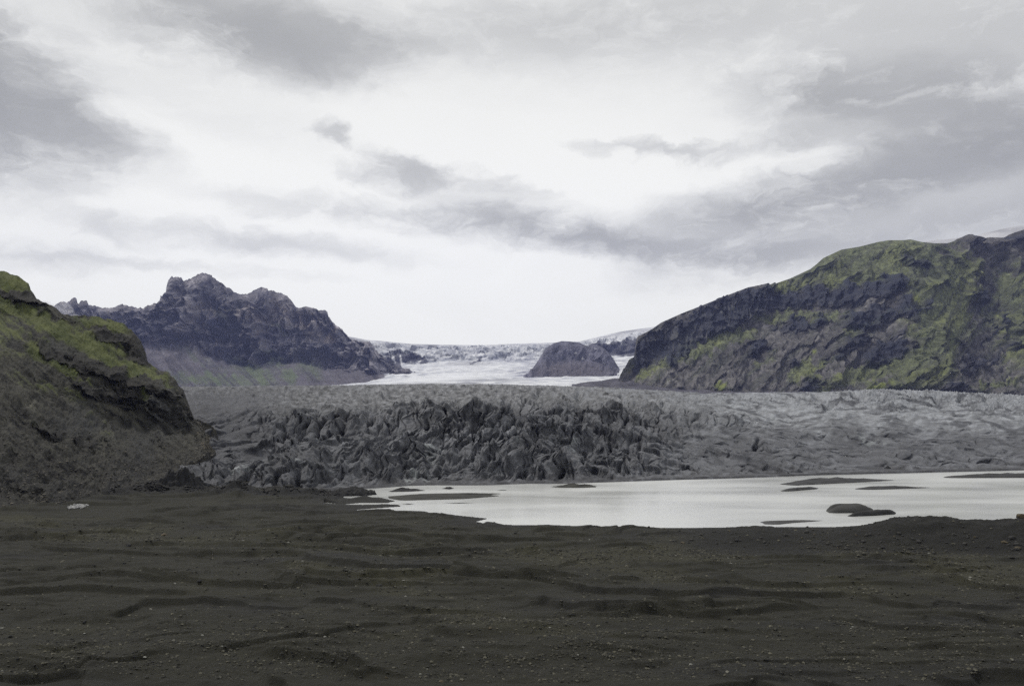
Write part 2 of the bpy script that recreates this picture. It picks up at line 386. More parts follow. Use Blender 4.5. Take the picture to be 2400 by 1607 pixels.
toe = ss(200, 280, PX) * ss(880, 780, PX) * np.exp(-((PY - np.interp(PX, [215, 300, 400, 560, 700, 780, 905], [1174, 1166, 1164, 1166, 1168, 1163, 1157])) / 7.5) ** 2)
Z = Z + toe * 2.1 * np.clip(.35 + fbm(X / 9, Y / 9, 4, 640), 0, 1.4) * (1 - .5 * ss(700, 860, PX))
C = mixc(C, (.014, .014, .013), ss(.15, .6, toe))
GND = (X.copy(), Y.copy(), Z.copy(), PX, PY, olive, gravel)
grid_obj('ground', X, Y, Z, C, M_sand, kind='structure')

def gz(px, py, ymax=200):
    """world point of the sand plain seen near this photo pixel (nearest grid vertex on the visible side)"""
    i = np.argmin(np.abs(U - px)); zc = GND[2][:, i]; yc = GND[1][:, i]
    row = HZ - (zc - H) / yc * F
    ok = np.where((zc > .02) & (yc < ymax))[0]
    j = ok[np.argmin(np.abs(row[ok] - py) + .002 * yc[ok])]
    return float(GND[0][j, i]), float(yc[j]), float(zc[j])

mw = bpy.data.materials.new('silty_water'); mw.use_nodes = True
t = mw.node_tree; b = t.nodes['Principled BSDF']
b.inputs['Base Color'].default_value = (.54, .55, .54, 1); b.inputs['Roughness'].default_value = .16; b.inputs['IOR'].default_value = 1.33
g = N(t, 'ShaderNodeTexCoord'); mp = N(t, 'ShaderNodeMapping'); mp.inputs['Scale'].default_value = (.35, 1, 1); t.links.new(g.outputs['Object'], mp.inputs[0])
n1 = N(t, 'ShaderNodeTexNoise'); n1.inputs['Scale'].default_value = 1.3; n1.inputs['Detail'].default_value = 6; t.links.new(mp.outputs[0], n1.inputs['Vector'])
n2 = N(t, 'ShaderNodeTexNoise'); n2.inputs['Scale'].default_value = .05; n2.inputs['Detail'].default_value = 4; t.links.new(mp.outputs[0], n2.inputs['Vector'])
bp = N(t, 'ShaderNodeBump'); bp.inputs['Distance'].default_value = .05; bp.inputs['Strength'].default_value = .5
t.links.new(n1.outputs[0], bp.inputs['Height']); t.links.new(bp.outputs[0], b.inputs['Normal'])
rr = N(t, 'ShaderNodeMapRange'); rr.inputs['From Min'].default_value = .35; rr.inputs['From Max'].default_value = .65; rr.inputs['To Min'].default_value = .1; rr.inputs['To Max'].default_value = .3
t.links.new(n2.outputs[0], rr.inputs['Value']); t.links.new(rr.outputs[0], b.inputs['Roughness'])
xs = np.linspace(-120, 560, 60); ys = np.linspace(130, 360, 30)
XX, YY = np.meshgrid(xs, ys)
grid_obj('lake_water', XX, YY, np.zeros(XX.shape), None, mw, kind='structure')
# ribbon puddles and melt streams on the flat
def flat_poly(name, px_pts, z, mat, **kw):
    P = [wp(a, b, z) for a, b in px_pts]
    co = np.array([(x, y, z) for x, y in P]); cx = co.mean(0)
    co = np.vstack([co, cx]); n = len(P)
    f = np.array([(i, (i + 1) % n, n) for i in range(n)])
    return raw_mesh(name, co, f, None, mat, False, **kw)
flat_poly('puddle_water', [(415, 1207.5), (425, 1206), (450, 1205.6), (474, 1206.4), (468, 1208), (440, 1208.4)], .42, mw, kind='structure')

# ------------------------------------------------------------------ sandbars
def sandbar(px_pts, h, label, cat='sandbar', group=None, z0=0, col=(.036, .036, .034), power=2.0, name='sandbar', rough=.25):
    P = np.array([wp(a, b, z0) for a, b in px_pts])
    n = 96
    seg = np.hypot(*(np.roll(P, -1, 0) - P).T); L = np.concatenate([[0], np.cumsum(seg)])
    tt = np.linspace(0, L[-1], n, endpoint=False)
    PP = np.vstack([P, P[:1]])
    ox = np.interp(tt, L, PP[:, 0]); oy = np.interp(tt, L, PP[:, 1])
    ox = (ox + np.roll(ox, 1) + np.roll(ox, -1)) / 3; oy = (oy + np.roll(oy, 1) + np.roll(oy, -1)) / 3
    # shrink towards the medial line: x keeps spread, y collapses first
    mxp = (P[:, 0].min(), P[:, 0].max())
    cyx = np.linspace(mxp[0], mxp[1], 40)
    mid = []
    for c in cyx:
        k = np.argsort(np.abs(ox - c))[:10]; mid.append((oy[k].min() + oy[k].max()) / 2)
    my = np.interp(ox, cyx, mid)
    cxm = ox.mean()
    rings = 18; Xr = []; Yr = []; Zr = []
    for k in range(rings + 1):
        s = 1 - k / rings
        x = cxm + (ox - cxm) * (.25 + .75 * s) if k else cxm + (ox - cxm) * 1.0
        myk = np.interp(x, cyx, mid)
        y = myk + (oy - my) * s
        wid = np.abs(oy - my) / (np.abs(oy - my).max() + 1e-6)
        z = h * (1 - s ** power) * (.35 + .65 * np.clip(wid * 1.5, 0, 1))
        z = z + (1 - s) * rough * h * fbm(x / 4 + 50, y / 2.5, 4, 90)
        Xr.append(x); Yr.append(y); Zr.append(z if k else z - .25)
    X_ = np.array(Xr); Y_ = np.array(Yr); Z_ = np.array(Zr) + z0 - .03
    X_ = np.hstack([X_, X_[:, :1]]); Y_ = np.hstack([Y_, Y_[:, :1]]); Z_ = np.hstack([Z_, Z_[:, :1]])
    cc = np.broadcast_to(np.array(col), X_.shape + (3,)) * (1 + .25 * fbm(X_ / 3, Y_ / 1.5, 4, 95))[..., None]
    return grid_obj(name, X_[:, ::-1], Y_[:, ::-1], Z_[:, ::-1], cc[:, ::-1], M_bar, label=label, category=None, **{}) if False else grid_obj(name, X_[:, ::-1], Y_[:, ::-1], Z_[:, ::-1], cc[:, ::-1], M_bar, label=label, cat=cat, group=group)
def c5(l): return [(1600 + a / 2.9275, 880 + b / 2.9275) for a, b in l]
def c3(l): return [(800 + a / 2.904, 700 + b / 2.904) for a, b in l]
GR = 'gravel bars lying in the meltwater lake'
sandbar(c5([(640, 744), (760, 730), (860, 722), (930, 718), (1080, 716), (1180, 716), (1400, 714), (1490, 718), (1380, 723), (1200, 733), (1000, 743), (760, 755), (700, 750)]), 1.2, 'long low grey gravel bar with pointed ends, biggest of the bars off the far shore', group=GR, col=(.05, .05, .052))
sandbar(c5([(662, 791), (690, 783), (760, 780), (850, 775), (900, 770), (940, 770), (925, 778), (850, 784), (760, 792), (690, 795)]), .7, 'small thin gravel bar just below the long pointed one', group=GR, col=(.045, .045, .046))
sandbar(c5([(1165, 776), (1230, 768), (1330, 768), (1650, 767), (1725, 767), (1640, 772), (1400, 780), (1250, 783), (1180, 780)]), .75, 'slim gravel bar drawn out to a thin point on its right', group=GR, col=(.05, .05, .052))
sandbar(c5([(1757, 697), (1800, 690), (1900, 686), (2342, 684), (2900, 686), (3000, 692), (2700, 700), (2342, 701), (1850, 703), (1780, 701)]), 1.1, 'dark gravel bar running out of the right edge below the glacier foot', group=GR, col=(.045, .045, .045))
sandbar(c5([(980, 928), (1010, 915), (1060, 912), (1200, 910), (1290, 914), (1315, 922), (1290, 935), (1180, 943), (1050, 944), (1000, 941)]), 1.5, 'thick rounded oval gravel mound standing in the lake', cat='gravel mound', group=GR, power=5, col=(.05, .05, .048), name='gravel_mound', rough=.08)
sandbar(c5([(1290, 919), (1340, 917), (1383, 919), (1340, 922)]), .12, 'tiny thin spit trailing right from the rounded mound', cat='spit', name='gravel_spit', group=GR)
sandbar(c5([(1118, 963), (1180, 955), (1350, 946), (1450, 938), (1472, 940), (1462, 950), (1300, 962), (1150, 967)]), 1.0, 'dark wedge shaped bar in front of the rounded mound', group=GR, power=4, col=(.028, .028, .028), rough=.1)
sandbar(c5([(520, 1006), (560, 995), (700, 995), (850, 990), (990, 992), (900, 1001), (760, 1010), (650, 1022), (560, 1022)]), .35, 'flat wet gravel bar nearest the near bank, left of the dark wedge', group=GR, col=(.06, .06, .06))
sandbar(c3([(1413, 1278), (1500, 1272), (1560, 1270), (1600, 1272), (1742, 1274), (1738, 1282), (1600, 1286), (1480, 1285)]), .8, 'short dark gravel bar close under the jagged ice front', group=GR, col=(.04, .04, .035), rough=.6)
sandbar(c3([(300, 1342), (500, 1330), (900, 1322), (1050, 1322), (1112, 1325), (1020, 1332), (1100, 1338), (1060, 1344), (850, 1362), (400, 1374), (310, 1358)]), .7, 'widest flat sandbar off the left lake shore with a forked tip', group=GR, col=(.042, .042, .038), rough=.12)
sandbar(c3([(400, 1396), (450, 1393), (512, 1395), (460, 1399)]), .15, 'tiny sliver of sand in the left end of the lake', group=GR)
sandbar(c3([(655, 1390), (800, 1387), (925, 1388), (800, 1392)]), .15, 'hair thin sand streak below the forked sandbar', group=GR)
sandbar(c3([(1040, 1302), (1120, 1299), (1140, 1301), (1100, 1304)]), .15, 'tiny sand sliver above the tip of the forked sandbar', group=GR)
sandbar(c3([(300, 1308), (420, 1300), (560, 1300), (590, 1304), (480, 1311), (340, 1314)]), .6, 'ragged dark bar between the forked sandbar and the ice', group=GR, rough=.9, col=(.025, .025, .025))
sandbar(c3([(675, 1291), (730, 1286), (772, 1290), (735, 1296)]), .8, 'small black debris heap in the water at the ice foot', cat='debris heap', name='debris_heap', group=GR, rough=.9, col=(.02, .02, .02))

# ------------------------------------------------------------------ glacier
UG = np.concatenate([np.arange(120, 380, 4), np.arange(380, 2450, 1.5), np.arange(2450, 3400, 6)]).astype(float)
crest = [(120, 912), (400, 909), (450, 907), (730, 905), (860, 903), (1000, 901), (1200, 903), (1350, 907), (1450, 911), (1560, 918), (1660, 923), (1800, 922), (1980, 919), (2040, 917), (2200, 921), (2300, 927), (2400, 931), (3400, 936)]
bz = lambda py: H * F / (py - HZ)
bpts = np.array(BASE_PX, float)
bD = lambda u: bz(np.interp(u, bpts[:, 0], bpts[:, 1]))
def dl(add): return [(u, float(bD(u)) + add * float(np.interp(u, [400, 800, 1300, 1700, 2400], [.8, .9, 1, 1.25, 1.5]))) for u in np.arange(120, 3401, 40)]
cr_ = np.array(crest, float)
cy_ = lambda k: [(u, float(np.interp(u, cr_[:, 0], cr_[:, 1])) + k) for u in np.arange(120, 3401, 20)]
g1 = [(120, 1105), (400, 1095), (600, 1072), (800, 1078), (1000, 1070), (1300, 1062), (1600, 1078), (1900, 1070), (2400, 1060), (3400, 1050)]
g2 = [(120, 1010), (400, 1000), (600, 985), (900, 985), (1200, 975), (1450, 985), (1700, 1005), (2000, 1010), (2400, 1005), (3400, 1000)]
g3 = [(120, 950), (400, 950), (600, 952), (1000, 945), (1300, 940), (1500, 950), (1700, 960), (2000, 965), (2400, 965), (3400, 965)]
low = [(u, y + 14) for u, y in BASE_PX]
PX, PY, X, Y, Z, V = sheet(UG, [(low, dl(-4)), (BASE_PX, dl(0)), (g1, dl(38)), (g2, dl(95)), (g3, dl(170)), (cy_(9), 700), (cy_(0), 1500), (cy_(3), 3200)], [6, 190, 190, 120, 90, 60, 20])
bx = X.copy(); by = Y.copy()
wx = fbm(bx / 30, by / 30, 4, 100); wy = fbm(bx / 30, by / 30, 4, 110)
sx = (PX - 1200) * .165; sy = (HZ - PY) * .165
wx = fbm(sx / 22, sy / 16, 4, 100); wy = fbm(sx / 22, sy / 16, 4, 110)
px_ = sx + 3.5 * wx; py_ = sy + 3 * wy
foot = ss(1.0, 1.35, V)
far = ss(5.0, 6.4, V)
SER = blobs(PX, PY, [(1260, 1015, 300, 62, 0, 1), (1080, 1000, 170, 50, 0, 1), (1450, 990, 200, 50, 0, .9), (1660, 985, 120, 22, 4, .8), (1300, 1085, 220, 40, 0, .7), (960, 1060, 110, 45, -20, .75)])
PIL = blobs(PX, PY, [(820, 975, 230, 30, -4, 1), (1000, 960, 300, 30, 0, .8), (560, 1120, 160, 40, 0, .5), (1250, 935, 400, 25, 0, .7)])
RGT = ss(1500, 1750, PX)
LFT = ss(720, 560, PX)
# pillows split by crevasses
kk = np.interp(PX, [400, 700, 900, 1180, 1320, 1500, 1800, 2400], [.25, .32, .5, .6, -.4, -.5, -.3, -.1])
xg = np.arange(0, 3600, 10.); kg = np.interp(xg, [400, 700, 900, 1180, 1320, 1500, 1800, 2400], [.25, .32, .5, .6, -.4, -.5, -.3, -.1])
B_ = np.cumsum(kg) * 10 * .165
bb = py_ - np.interp(PX, xg, B_)
def saw(T, a):
    f_ = T - np.floor(T); return np.where(f_ < a, ss(0, a, f_), (1 - f_) / (1 - a))
w1, w2, idv = worley((px_ + .35 * kk * py_) / (7.5 + 5 * np.abs(kk)), bb / 6.2, 4)
cre = ss(.0, .17, w2 - w1)
w3, w4, id2 = worley((px_ - .7 * py_) / 3.2, (py_ + .3 * px_) / 4.2, 9)
cre2 = ss(.0, .17, w4 - w3)
pill = 2.4 * cre + .7 * (1 - w1 ** 2) + .7 * cre2
smo = np.clip(RGT + .8 * LFT, 0, 1)
Tf = (bb - 2.1 * wy * smo) / 4.6 + .35 * (1 - .6 * smo) * fbm(sx / (5 + 9 * smo), sy / 4, 3, 130)
m1 = ss(-.35, .25, fbm(sx / (11 + 10 * smo), sy / 7, 3, 131)); m2 = ss(-.2, .35, fbm(sx / (8 + 10 * smo), sy / 5, 3, 132))
ser = 3.6 * ridged((px_ + .3 * kk * py_) / 20, bb / 12, 4, 120, .5) + 2.3 * cre * (.6 + .6 * idv) + 1.8 * saw(Tf, .16) * m1 + 1.2 * cre2 + 1.3 * idv - 3.0
fold = 3.0 * saw(Tf, .16) * m1 + 1.4 * saw(Tf * 2.4 + .5 * wx, .18) * m2 + 1.8 * fbm(sx / 18, sy / 9, 3, 133)
foldr = 1.5 * saw(Tf * 1.1, .2) * m1 + .8 * saw(Tf * 2.7 + .3 * wx, .2) * m2 + 1.4 * fbm(sx / 24, sy / 8, 3, 134)
fine = .6 * ridged(px_ / 2.6, py_ / 2.2, 4, 140)
rel = fold * (1 - RGT) * (.72 - .2 * LFT) + foldr * RGT + pill * PIL * .75 + ser * SER * .8 + fine * (.7 + .5 * SER - .35 * smo)
lower = blobs(PX, PY, [(800, 1110, 900, 50, 0, 1), (1700, 1085, 700, 40, 0, .6)])
rel = rel + lower * (1.5 * ridged((px_ - .3 * py_) / 16 + 3, py_ / 7, 3, 150) + .2 * cre)
big = np.clip(Y / 420, 1, 6)
topr = ss(3.3, 4.9, V + .9 * fbm(sx / 16, sy / 30, 3, 169))
rel = rel * (1 - topr) + topr * (1.5 * ridged(bx / 15 + .5 * wx, by / 17, 4, 160) + 1.5 * ridged(bx / 5.5 + .3 * wx, by / 8, 3, 162) + 1.8 * ridged(bx / 60, by / 80, 3, 161) - .6) * np.clip(big, 1, 3.2) * (.75 + .5 * ss(1900, 2050, PX))
rel = rel - np.where(V < 6, 1, 0) * 1.8
rel = rel - 3.2 * ss(.84, .97, ridged((px_ - .5 * py_) / 20 + 9, py_ / 26, 2, 166)) * foot * ss(1.5, 2.2, V) * (1 - topr) * np.clip(SER + PIL, 0, 1)
rel = rel * 1.12
ck = np.where(PX < 1350, ridged((sx + sy) / 18 + .4 * wx, (sy - .4 * sx) / 3.4 + .9 * wy, 3, 167), ridged((sx - sy) / 22 + .4 * wx, (sy + .2 * sx) / 3.0 + .9 * wy, 3, 168))
rel = rel - 1.0 * ss(.6, .85, ck) * foot * (1 - topr) * (1 - .6 * SER)
def stroke(pts, fn):
    global rel
    p = np.array(pts, float); m = 90
    ci = np.where((UG > p[:, 0].min() - m) & (UG < p[:, 0].max() + m))[0]; c0, c1 = ci[0], ci[-1] + 1
    qx = PX[:, c0:c1] + 5 * wx[:, c0:c1]; qy = PY[:, c0:c1] + 4 * wy[:, c0:c1]
    d_, s_, p_ = sdpoly(qx, -qy, [(a, -b) for a, b in pts])
    rel[:, c0:c1] += fn(d_ * .165, s_, p_)
FOLDS = [([(1110, 1083), (1183, 1069), (1229, 1046), (1268, 1023), (1292, 1008), (1330, 1016), (1360, 1030)], 4.5), ([(1380, 1012), (1401, 1000), (1429, 979), (1455, 988), (1466, 1020)], 4.5), ([(1160, 1104), (1200, 1086), (1245, 1072), (1281, 1056), (1322, 1064), (1350, 1095)], 3.2),
 ([(1180, 1092), (1230, 1070), (1290, 1062)], 2.0), ([(1250, 1122), (1286, 1092), (1322, 1095), (1390, 1106)], 3.4), ([(1470, 1102), (1500, 1086), (1524, 1082), (1566, 1099)], 2.6), ([(1410, 1090), (1434, 1077), (1465, 1092)], 2.2), ([(783, 1106), (835, 1098), (882, 1086), (930, 1078)], 2.4), ([(845, 1118), (870, 1094), (894, 1090), (932, 1128)], 3.2),
 ([(580, 1103), (640, 1096), (700, 1098), (760, 1112), (815, 1142)], 3.0), ([(395, 1135), (430, 1112), (480, 1098), (540, 1102)], 2.4), ([(1000, 1098), (1060, 1075), (1150, 1046)], 3.6), ([(640, 1075), (760, 1062), (850, 1060), (930, 1064)], 2.0), ([(500, 1062), (600, 1046), (700, 1030)], 1.8), ([(620, 1040), (650, 1000), (700, 985), (740, 978)], 2.4),
 ([(1480, 980), (1560, 972), (1640, 985), (1700, 1004)], 2.6), ([(1600, 1040), (1680, 1052), (1760, 1075)], 1.8), ([(1620, 1010), (1700, 1020), (1800, 1040), (1900, 1064)], 2.0), ([(1850, 1000), (1960, 1006), (2060, 1030)], 1.6), ([(1980, 1085), (2100, 1070), (2250, 1052), (2400, 1045)], 1.8), ([(2050, 1098), (2200, 1080), (2400, 1070)], 1.4), ([(1700, 1100), (1800, 1085), (1900, 1096)], 1.2),
 ([(940, 965), (1000, 958), (1060, 952)], 1.5), ([(1290, 1045), (1400, 1030), (1520, 1050), (1600, 1075)], 2.6), ([(1520, 1020), (1580, 1012), (1650, 1030)], 2.0), ([(455, 1010), (560, 985), (640, 970)], 1.6), ([(470, 1040), (540, 1020), (620, 1010)], 1.6), ([(1080, 975), (1130, 968), (1180, 985), (1215, 1010)], 3.5), ([(1290, 985), (1316, 968), (1345, 990)], 4.0)]
for pts, h in FOLDS:
    stroke(pts, lambda d_, s_, p_, h=h: ss(0, .25, p_) * ss(1, .75, p_) * h * np.where(s_ > 0, np.exp(-d_ / 4.0), np.exp(-(d_ / 2.3) ** 2) * .95 + .05 - .3 * np.exp(-((d_ - 3.2) / .9) ** 2)) * (d_ < 14))
GROOVES = [((654, 1043), (673, 1008)), ((694, 1022), (727, 978)), ((738, 1026), (757, 980)), ((776, 1000), (790, 975)), ((795, 1017), (818, 973)), ((862, 1000), (880, 975)), ((924, 1033), (945, 1001)), ((947, 1055), (973, 1006)), ((1000, 1135), (1050, 1062)), ((1110, 1033), (1112, 975)), ((1129, 1045), (1127, 1011)), ((1160, 1050), (1165, 1020)),
 ((1204, 1040), (1201, 1005)), ((1361, 1066), (1359, 1044)), ((1462, 1042), (1462, 993)), ((1496, 1053), (1496, 1031)), ((1178, 931), (1229, 1004)), ((1350, 921), (1380, 968)), ((1310, 1130), (1318, 1098)), ((1230, 1120), (1229, 1098)), ((1050, 1030), (1060, 1000)), ((1420, 1070), (1435, 1045)), ((560, 1150), (590, 1108)), ((640, 1156), (655, 1110)), ((700, 1150), (690, 1112)), ((1775, 1052), (1777, 1025)), ((990, 1010), (1005, 985)), ((1080, 1010), (1085, 980)), ((1255, 1010), (1262, 985))]
rg = random.Random(21)
for i in range(16):
    gx, gy = rg.uniform(560, 2350), rg.uniform(916, 962); dx_ = rg.uniform(14, 55) * (1 if gx < 1300 or rg.random() < .3 else -1); dy_ = rg.uniform(8, 22)
    GROOVES.append(((gx, gy + dy_), (gx + dx_, gy)))
for a_, b_ in GROOVES:
    stroke([a_, b_], lambda d_, s_, p_: -4.2 * np.exp(-(d_ / 1.1) ** 2) * ss(0, .12, p_) * ss(1, .8, p_))
Z = Z + rel * foot * (1 - .85 * far) * (1 - .25 * (1 - topr))
Y = Y - (rel - 1) * foot * (1 - topr) * .7
lean = ss(0, 1, SER) * 1.3 * fbm(bx / 7, Z / 4, 3, 165)
X = X + foot * (.6 * pn(bx / 5, Z / 3, 170) + lean) * (1 - topr)
Y = Y - foot * (1.5 * pn(bx / 8, Z / 5, 171)) * (1 - topr)
pool = blobs(PX, PY, [(1862, 1106, 26, 2.2, -2, 1)])
Z = np.where(V <= 1, np.minimum(Z, -.4), np.where(V < 1.05, np.minimum(Z, .5), np.where(pool > .5, -.3, np.maximum(Z, .35 + .3 * np.abs(wx)))))
# colour: grey dust over ice, paler clean ice high on the right
n1 = fbm(sx / 14, sy / 7, 5, 180); n2 = fbm(sx / 3, sy / 1.3, 4, 181)
C = np.broadcast_to(np.array([.118, .122, .135]), X.shape + (3,)) * (1 + .3 * n1 + .35 * n2)[..., None]
C = mixc(C, (.088, .090, .099), .6 * ss(-.2, .6, fbm(sx / 26, sy / 12, 3, 186)))
C = mixc(C, (.035, .037, .046), .8 * ss(.45, .0, cre * (.4 + .6 * cre2)) * np.clip(SER + PIL, 0, 1) * (1 - topr))  # crevasse shade put into the colour: darker along the cracks
topd = ss(2.8, 4.4, V)
C = mixc(C, (.145, .147, .153), topd * .7 * (.5 + .5 * ss(500, 1100, PX)))
C = C * (1 + topd * .9 * fbm(sx / 2.2, sy / .6, 4, 187))[..., None]
C = C * (1 - .28 * ss(1000, 500, PX))[..., None]
C = mixc(C, (.07, .072, .082), .8 * ss(.72, .95, ridged(bx / 40 + wx, by / 75, 3, 188)) * ss(3.3, 3.9, V) * ss(5.2, 4.9, V))
C = mixc(C, (.055, .057, .068), .8 * LFT * ss(1.6, 3.2, V) * ss(5.3, 4.4, V))
white = RGT * ss(2.4, 4.6, V + .5 * n1) * (.5 + .8 * ss(-.3, .6, n2))
C = mixc(C, (.38, .40, .43), np.clip(white, 0, 1) * .85)
C = mixc(C, (.09, .093, .105), RGT * ss(.1, .7, fbm(sx / 9, sy / 1.2, 4, 192)) * .8)
mid = ss(1150, 1450, PX) * ss(3.3, 4.8, V + .3 * n2) * ss(-.3, .5, n2)
C = mixc(C, (.22, .23, .25), np.clip(mid, 0, 1) * .7)
streak = ridged((sx - sy) / 30 + .3 * wx, (sy + .12 * sx) / 2.6, 3, 190)
C = mixc(C, (.04, .042, .05), RGT * .85 * ss(.45, .8, streak))
patch = blobs(PX, PY, [(985, 1115, 28, 10, 0, 1), (962, 1125, 12, 8, 0, 1), (1020, 1058, 25, 6, 0, .9), (865, 1036, 6, 5, 0, 1), (750, 1032, 14, 6, 0, .7), (1350, 1055, 10, 12, 0, .6), (1350, 1065, 18, 6, 0, .6), (2050, 1027, 40, 8, 10, .6), (1860, 985, 60, 6, 8, .5), (1210, 1060, 14, 6, 0, .5),
    (1010, 1075, 30, 10, 20, .5), (560, 1112, 20, 4, -10, .9), (600, 1106, 25, 3, -10, .8), (690, 1098, 18, 3, 4, .7)], 8 * n2, 5 * n1)
C = mixc(C, (.30, .32, .33), patch * ss(-.15, .25, n2))
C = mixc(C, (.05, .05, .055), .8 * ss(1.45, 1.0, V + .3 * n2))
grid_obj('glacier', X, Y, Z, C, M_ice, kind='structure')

# ------------------------------------------------------------------ far ice and icefall
UF = np.arange(300, 1570, 1.6).astype(float)
ftop = [(600, 780), (780, 782), (817, 788), (859, 796), (903, 800), (965, 806), (1058, 808), (1131, 809), (1189, 806), (1248, 804), (1292, 803), (1330, 801), (1358, 800), (1406, 788), (1454, 777), (1537, 765), (1620, 755), (1760, 740)]
mid1 = [(600, 815), (860, 812), (950, 818), (1100, 822), (1300, 820), (1400, 806), (1500, 796), (1760, 770)]
mid2 = [(600, 850), (950, 858), (1050, 853), (1130, 852), (1250, 850), (1400, 840), (1500, 830), (1760, 820)]
PX, PY, X, Y, Z, V = sheet(UF, [([(0, 935), (3000, 935)], 1900), ([(300, 935), (600, 926), (730, 912), (900, 905), (1200, 901), (1400, 901), (1480, 905), (1570, 925)], 2900), ([(300, 925), (600, 916), (735, 907), (860, 897), (940, 885), (1100, 882), (1760, 880)], 4000), (mid2, 5000), (mid1, 5700), (ftop, 7200), ([(0, 830), (3000, 830)], 7600)], [12, 40, 60, 90, 50, 6])
wx = fbm(X / 300, Y / 300, 4, 200)
icf = ss(3, 3.3, V) * ss(4.9, 4.2, V)
Z = Z + icf * (55 * ridged(X / 150 + wx, Z / 40, 4, 201) - 25) + ss(1.5, 2.5, V) * ss(5, 4.6, V) * 10 * ridged(X / 120, Y / 160, 4, 203)
Y = Y - icf * 60 * fbm(X / 90, Z / 60, 4, 204)
rocks = blobs(PX, PY, [(945, 842, 44, 15, -2, 1), (990, 846, 14, 10, 0, .6), (1120, 852, 30, 3, 0, .6), (1450, 822, 60, 13, 6, 1.1), (1405, 818, 26, 12, 0, 1), (1480, 812, 24, 14, 0, 1), (1430, 845, 10, 24, 20, .5)], 10 * fbm(X / 60, Z / 40, 3, 210), 6 * fbm(X / 50, Z / 40, 3, 211))
Y = Y - rocks * 60
n2 = fbm(X / 60, Y / 120 + Z / 25, 5, 212); n1 = fbm(X / 260, Y / 300 + Z / 60, 4, 213)
C = np.broadcast_to(np.array([.68, .69, .71]), X.shape + (3,))
C = mixc(C, (.27, .28, .31), np.clip(icf * (.55 + .7 * n1 + .7 * n2), 0, .9))
C = mixc(C, (.33, .345, .39), np.clip(.25 + 1.4 * n2 + .6 * n1, 0, .8))
C = mixc(C, (.13, .13, .15), np.clip(.8 * ss(980, 800, PX) * ss(2.0, 3.0, V) * (.7 + n2), 0, .85))
C = mixc(C, (.25, .25, .265), np.clip(ss(4.2, 4.8, V) * (.5 + 1.4 * n1), 0, .85))
C = mixc(C, (.12, .12, .14), np.clip(.8 * blobs(PX, PY, [(940, 800, 70, 4, 6, 1), (1010, 810, 30, 4, 4, .7), (1100, 855, 60, 4, 0, .7), (1150, 890, 110, 3, 0, .6), (1060, 899, 120, 2.5, 0, .8)], 0, 3 * n2) + 0 * n1, 0, 1))
C = mixc(C, (.27, .28, .34), np.clip(blobs(PX, PY, [(1235, 866, 42, 24, 0, .9), (1190, 845, 60, 8, 0, .6), (860, 880, 90, 16, -12, .8)], 8 * n1, 4 * n2) * (.7 + 1.2 * n2), 0, .9))
C = mixc(C, (.75, .76, .78), blobs(PX, PY, [(1060, 885, 130, 9, -4, .8), (990, 838, 10, 10, 30, .8), (1030, 835, 20, 8, 0, .6), (1210, 832, 30, 10, 0, .7), (1140, 862, 130, 12, 0, .5), (1470, 790, 60, 6, -8, .6), (880, 808, 30, 9, 30, .6)], 5 * n2, 4 * n1) * ss(-.5, .4, n2))
C = mixc(C, (.06, .06, .075), ss(.35, .6, rocks + .2 * n2))
C = mixc(C, (.6, .6, .62), ss(.5, .8, blobs(PX, PY, [(925, 848, 3, 9, -15, 1), (942, 850, 3, 13, -12, 1), (920, 838, 3, 4, 0, 1)], 2 * n2, 0)))
grid_obj('icefall', X, Y, Z, C, M_farice, kind='structure')

# small distant ice cap over the right-hand mountain
UC = np.arange(2050, 2900, 6).astype(float)
PX, PY, X, Y, Z, V = sheet(UC, [([(2050, 640), (2900, 640)], 4400), ([(2050, 590), (2130, 572), (2200, 562), (2290, 552), (2340, 536), (2400, 529), (2600, 505), (2900, 500)], 5200), ([(0, 640), (3000, 640)], 6000)], [40, 10])
n2 = fbm(X / 200, Y / 400, 4, 215)
C = np.broadcast_to(np.array([.42, .42, .43]), X.shape + (3,)) * (1 + .3 * n2)[..., None]
grid_obj('ice_cap', X, Y, Z + 8 * n2, C, M_farice, kind='structure')

# ------------------------------------------------------------------ far left mountain
UL = np.arange(20, 1010, .9).astype(float)
ridge = [(-60, 720), (20, 722), (100, 720), (129, 714), (138, 709), (150, 705), (156, 710), (163, 706), (169, 698), (179, 699), (182, 711), (185, 712), (190, 704), (203, 705), (208, 714), (223, 717), (237, 721), (268, 721), (286, 713), (304, 717), (321, 721), (333, 722), (353, 714), (371, 709),
 (375, 703), (376.5, 692), (384, 696), (388, 689), (390, 672), (395, 656), (403, 646), (405, 649), (424, 648), (429, 658), (446, 653), (464, 643), (475, 640), (485, 641), (497, 645), (498, 649), (513, 660), (531, 672), (542, 677), (547, 685), (553, 684), (558, 689), (580, 689), (598, 678), (612, 674), (627, 676), (628, 682), (637, 681),
 (656, 686), (674, 694), (685, 707), (694, 720), (714, 718), (737, 722), (747, 727), (759, 726), (767, 729), (770, 741), (783, 759), (800, 770), (815, 787), (820, 793), (841, 799), (866, 801), (873, 808), (880, 820), (898, 834), (907, 843), (930, 853), (951, 864), (1010, 880)]
ledge = [(20, 760), (200, 760), (330, 745), (390, 722), (440, 716), (500, 735), (550, 750), (590, 765), (620, 745), (660, 755), (700, 765), (740, 750), (790, 785), (850, 815), (900, 850), (951, 870), (1010, 884)]
cfoot = [(20, 810), (200, 805), (330, 808), (400, 800), (451, 812), (490, 830), (540, 848), (590, 856), (630, 850), (700, 845), (760, 862), (850, 868), (900, 876), (951, 878), (1010, 890)]
base = [(20, 915), (300, 914), (451, 908), (669, 907), (733, 906), (800, 904), (869, 898), (914, 889), (951, 880), (1010, 892)]
hidden = [(u, y + 22) for u, y in base]
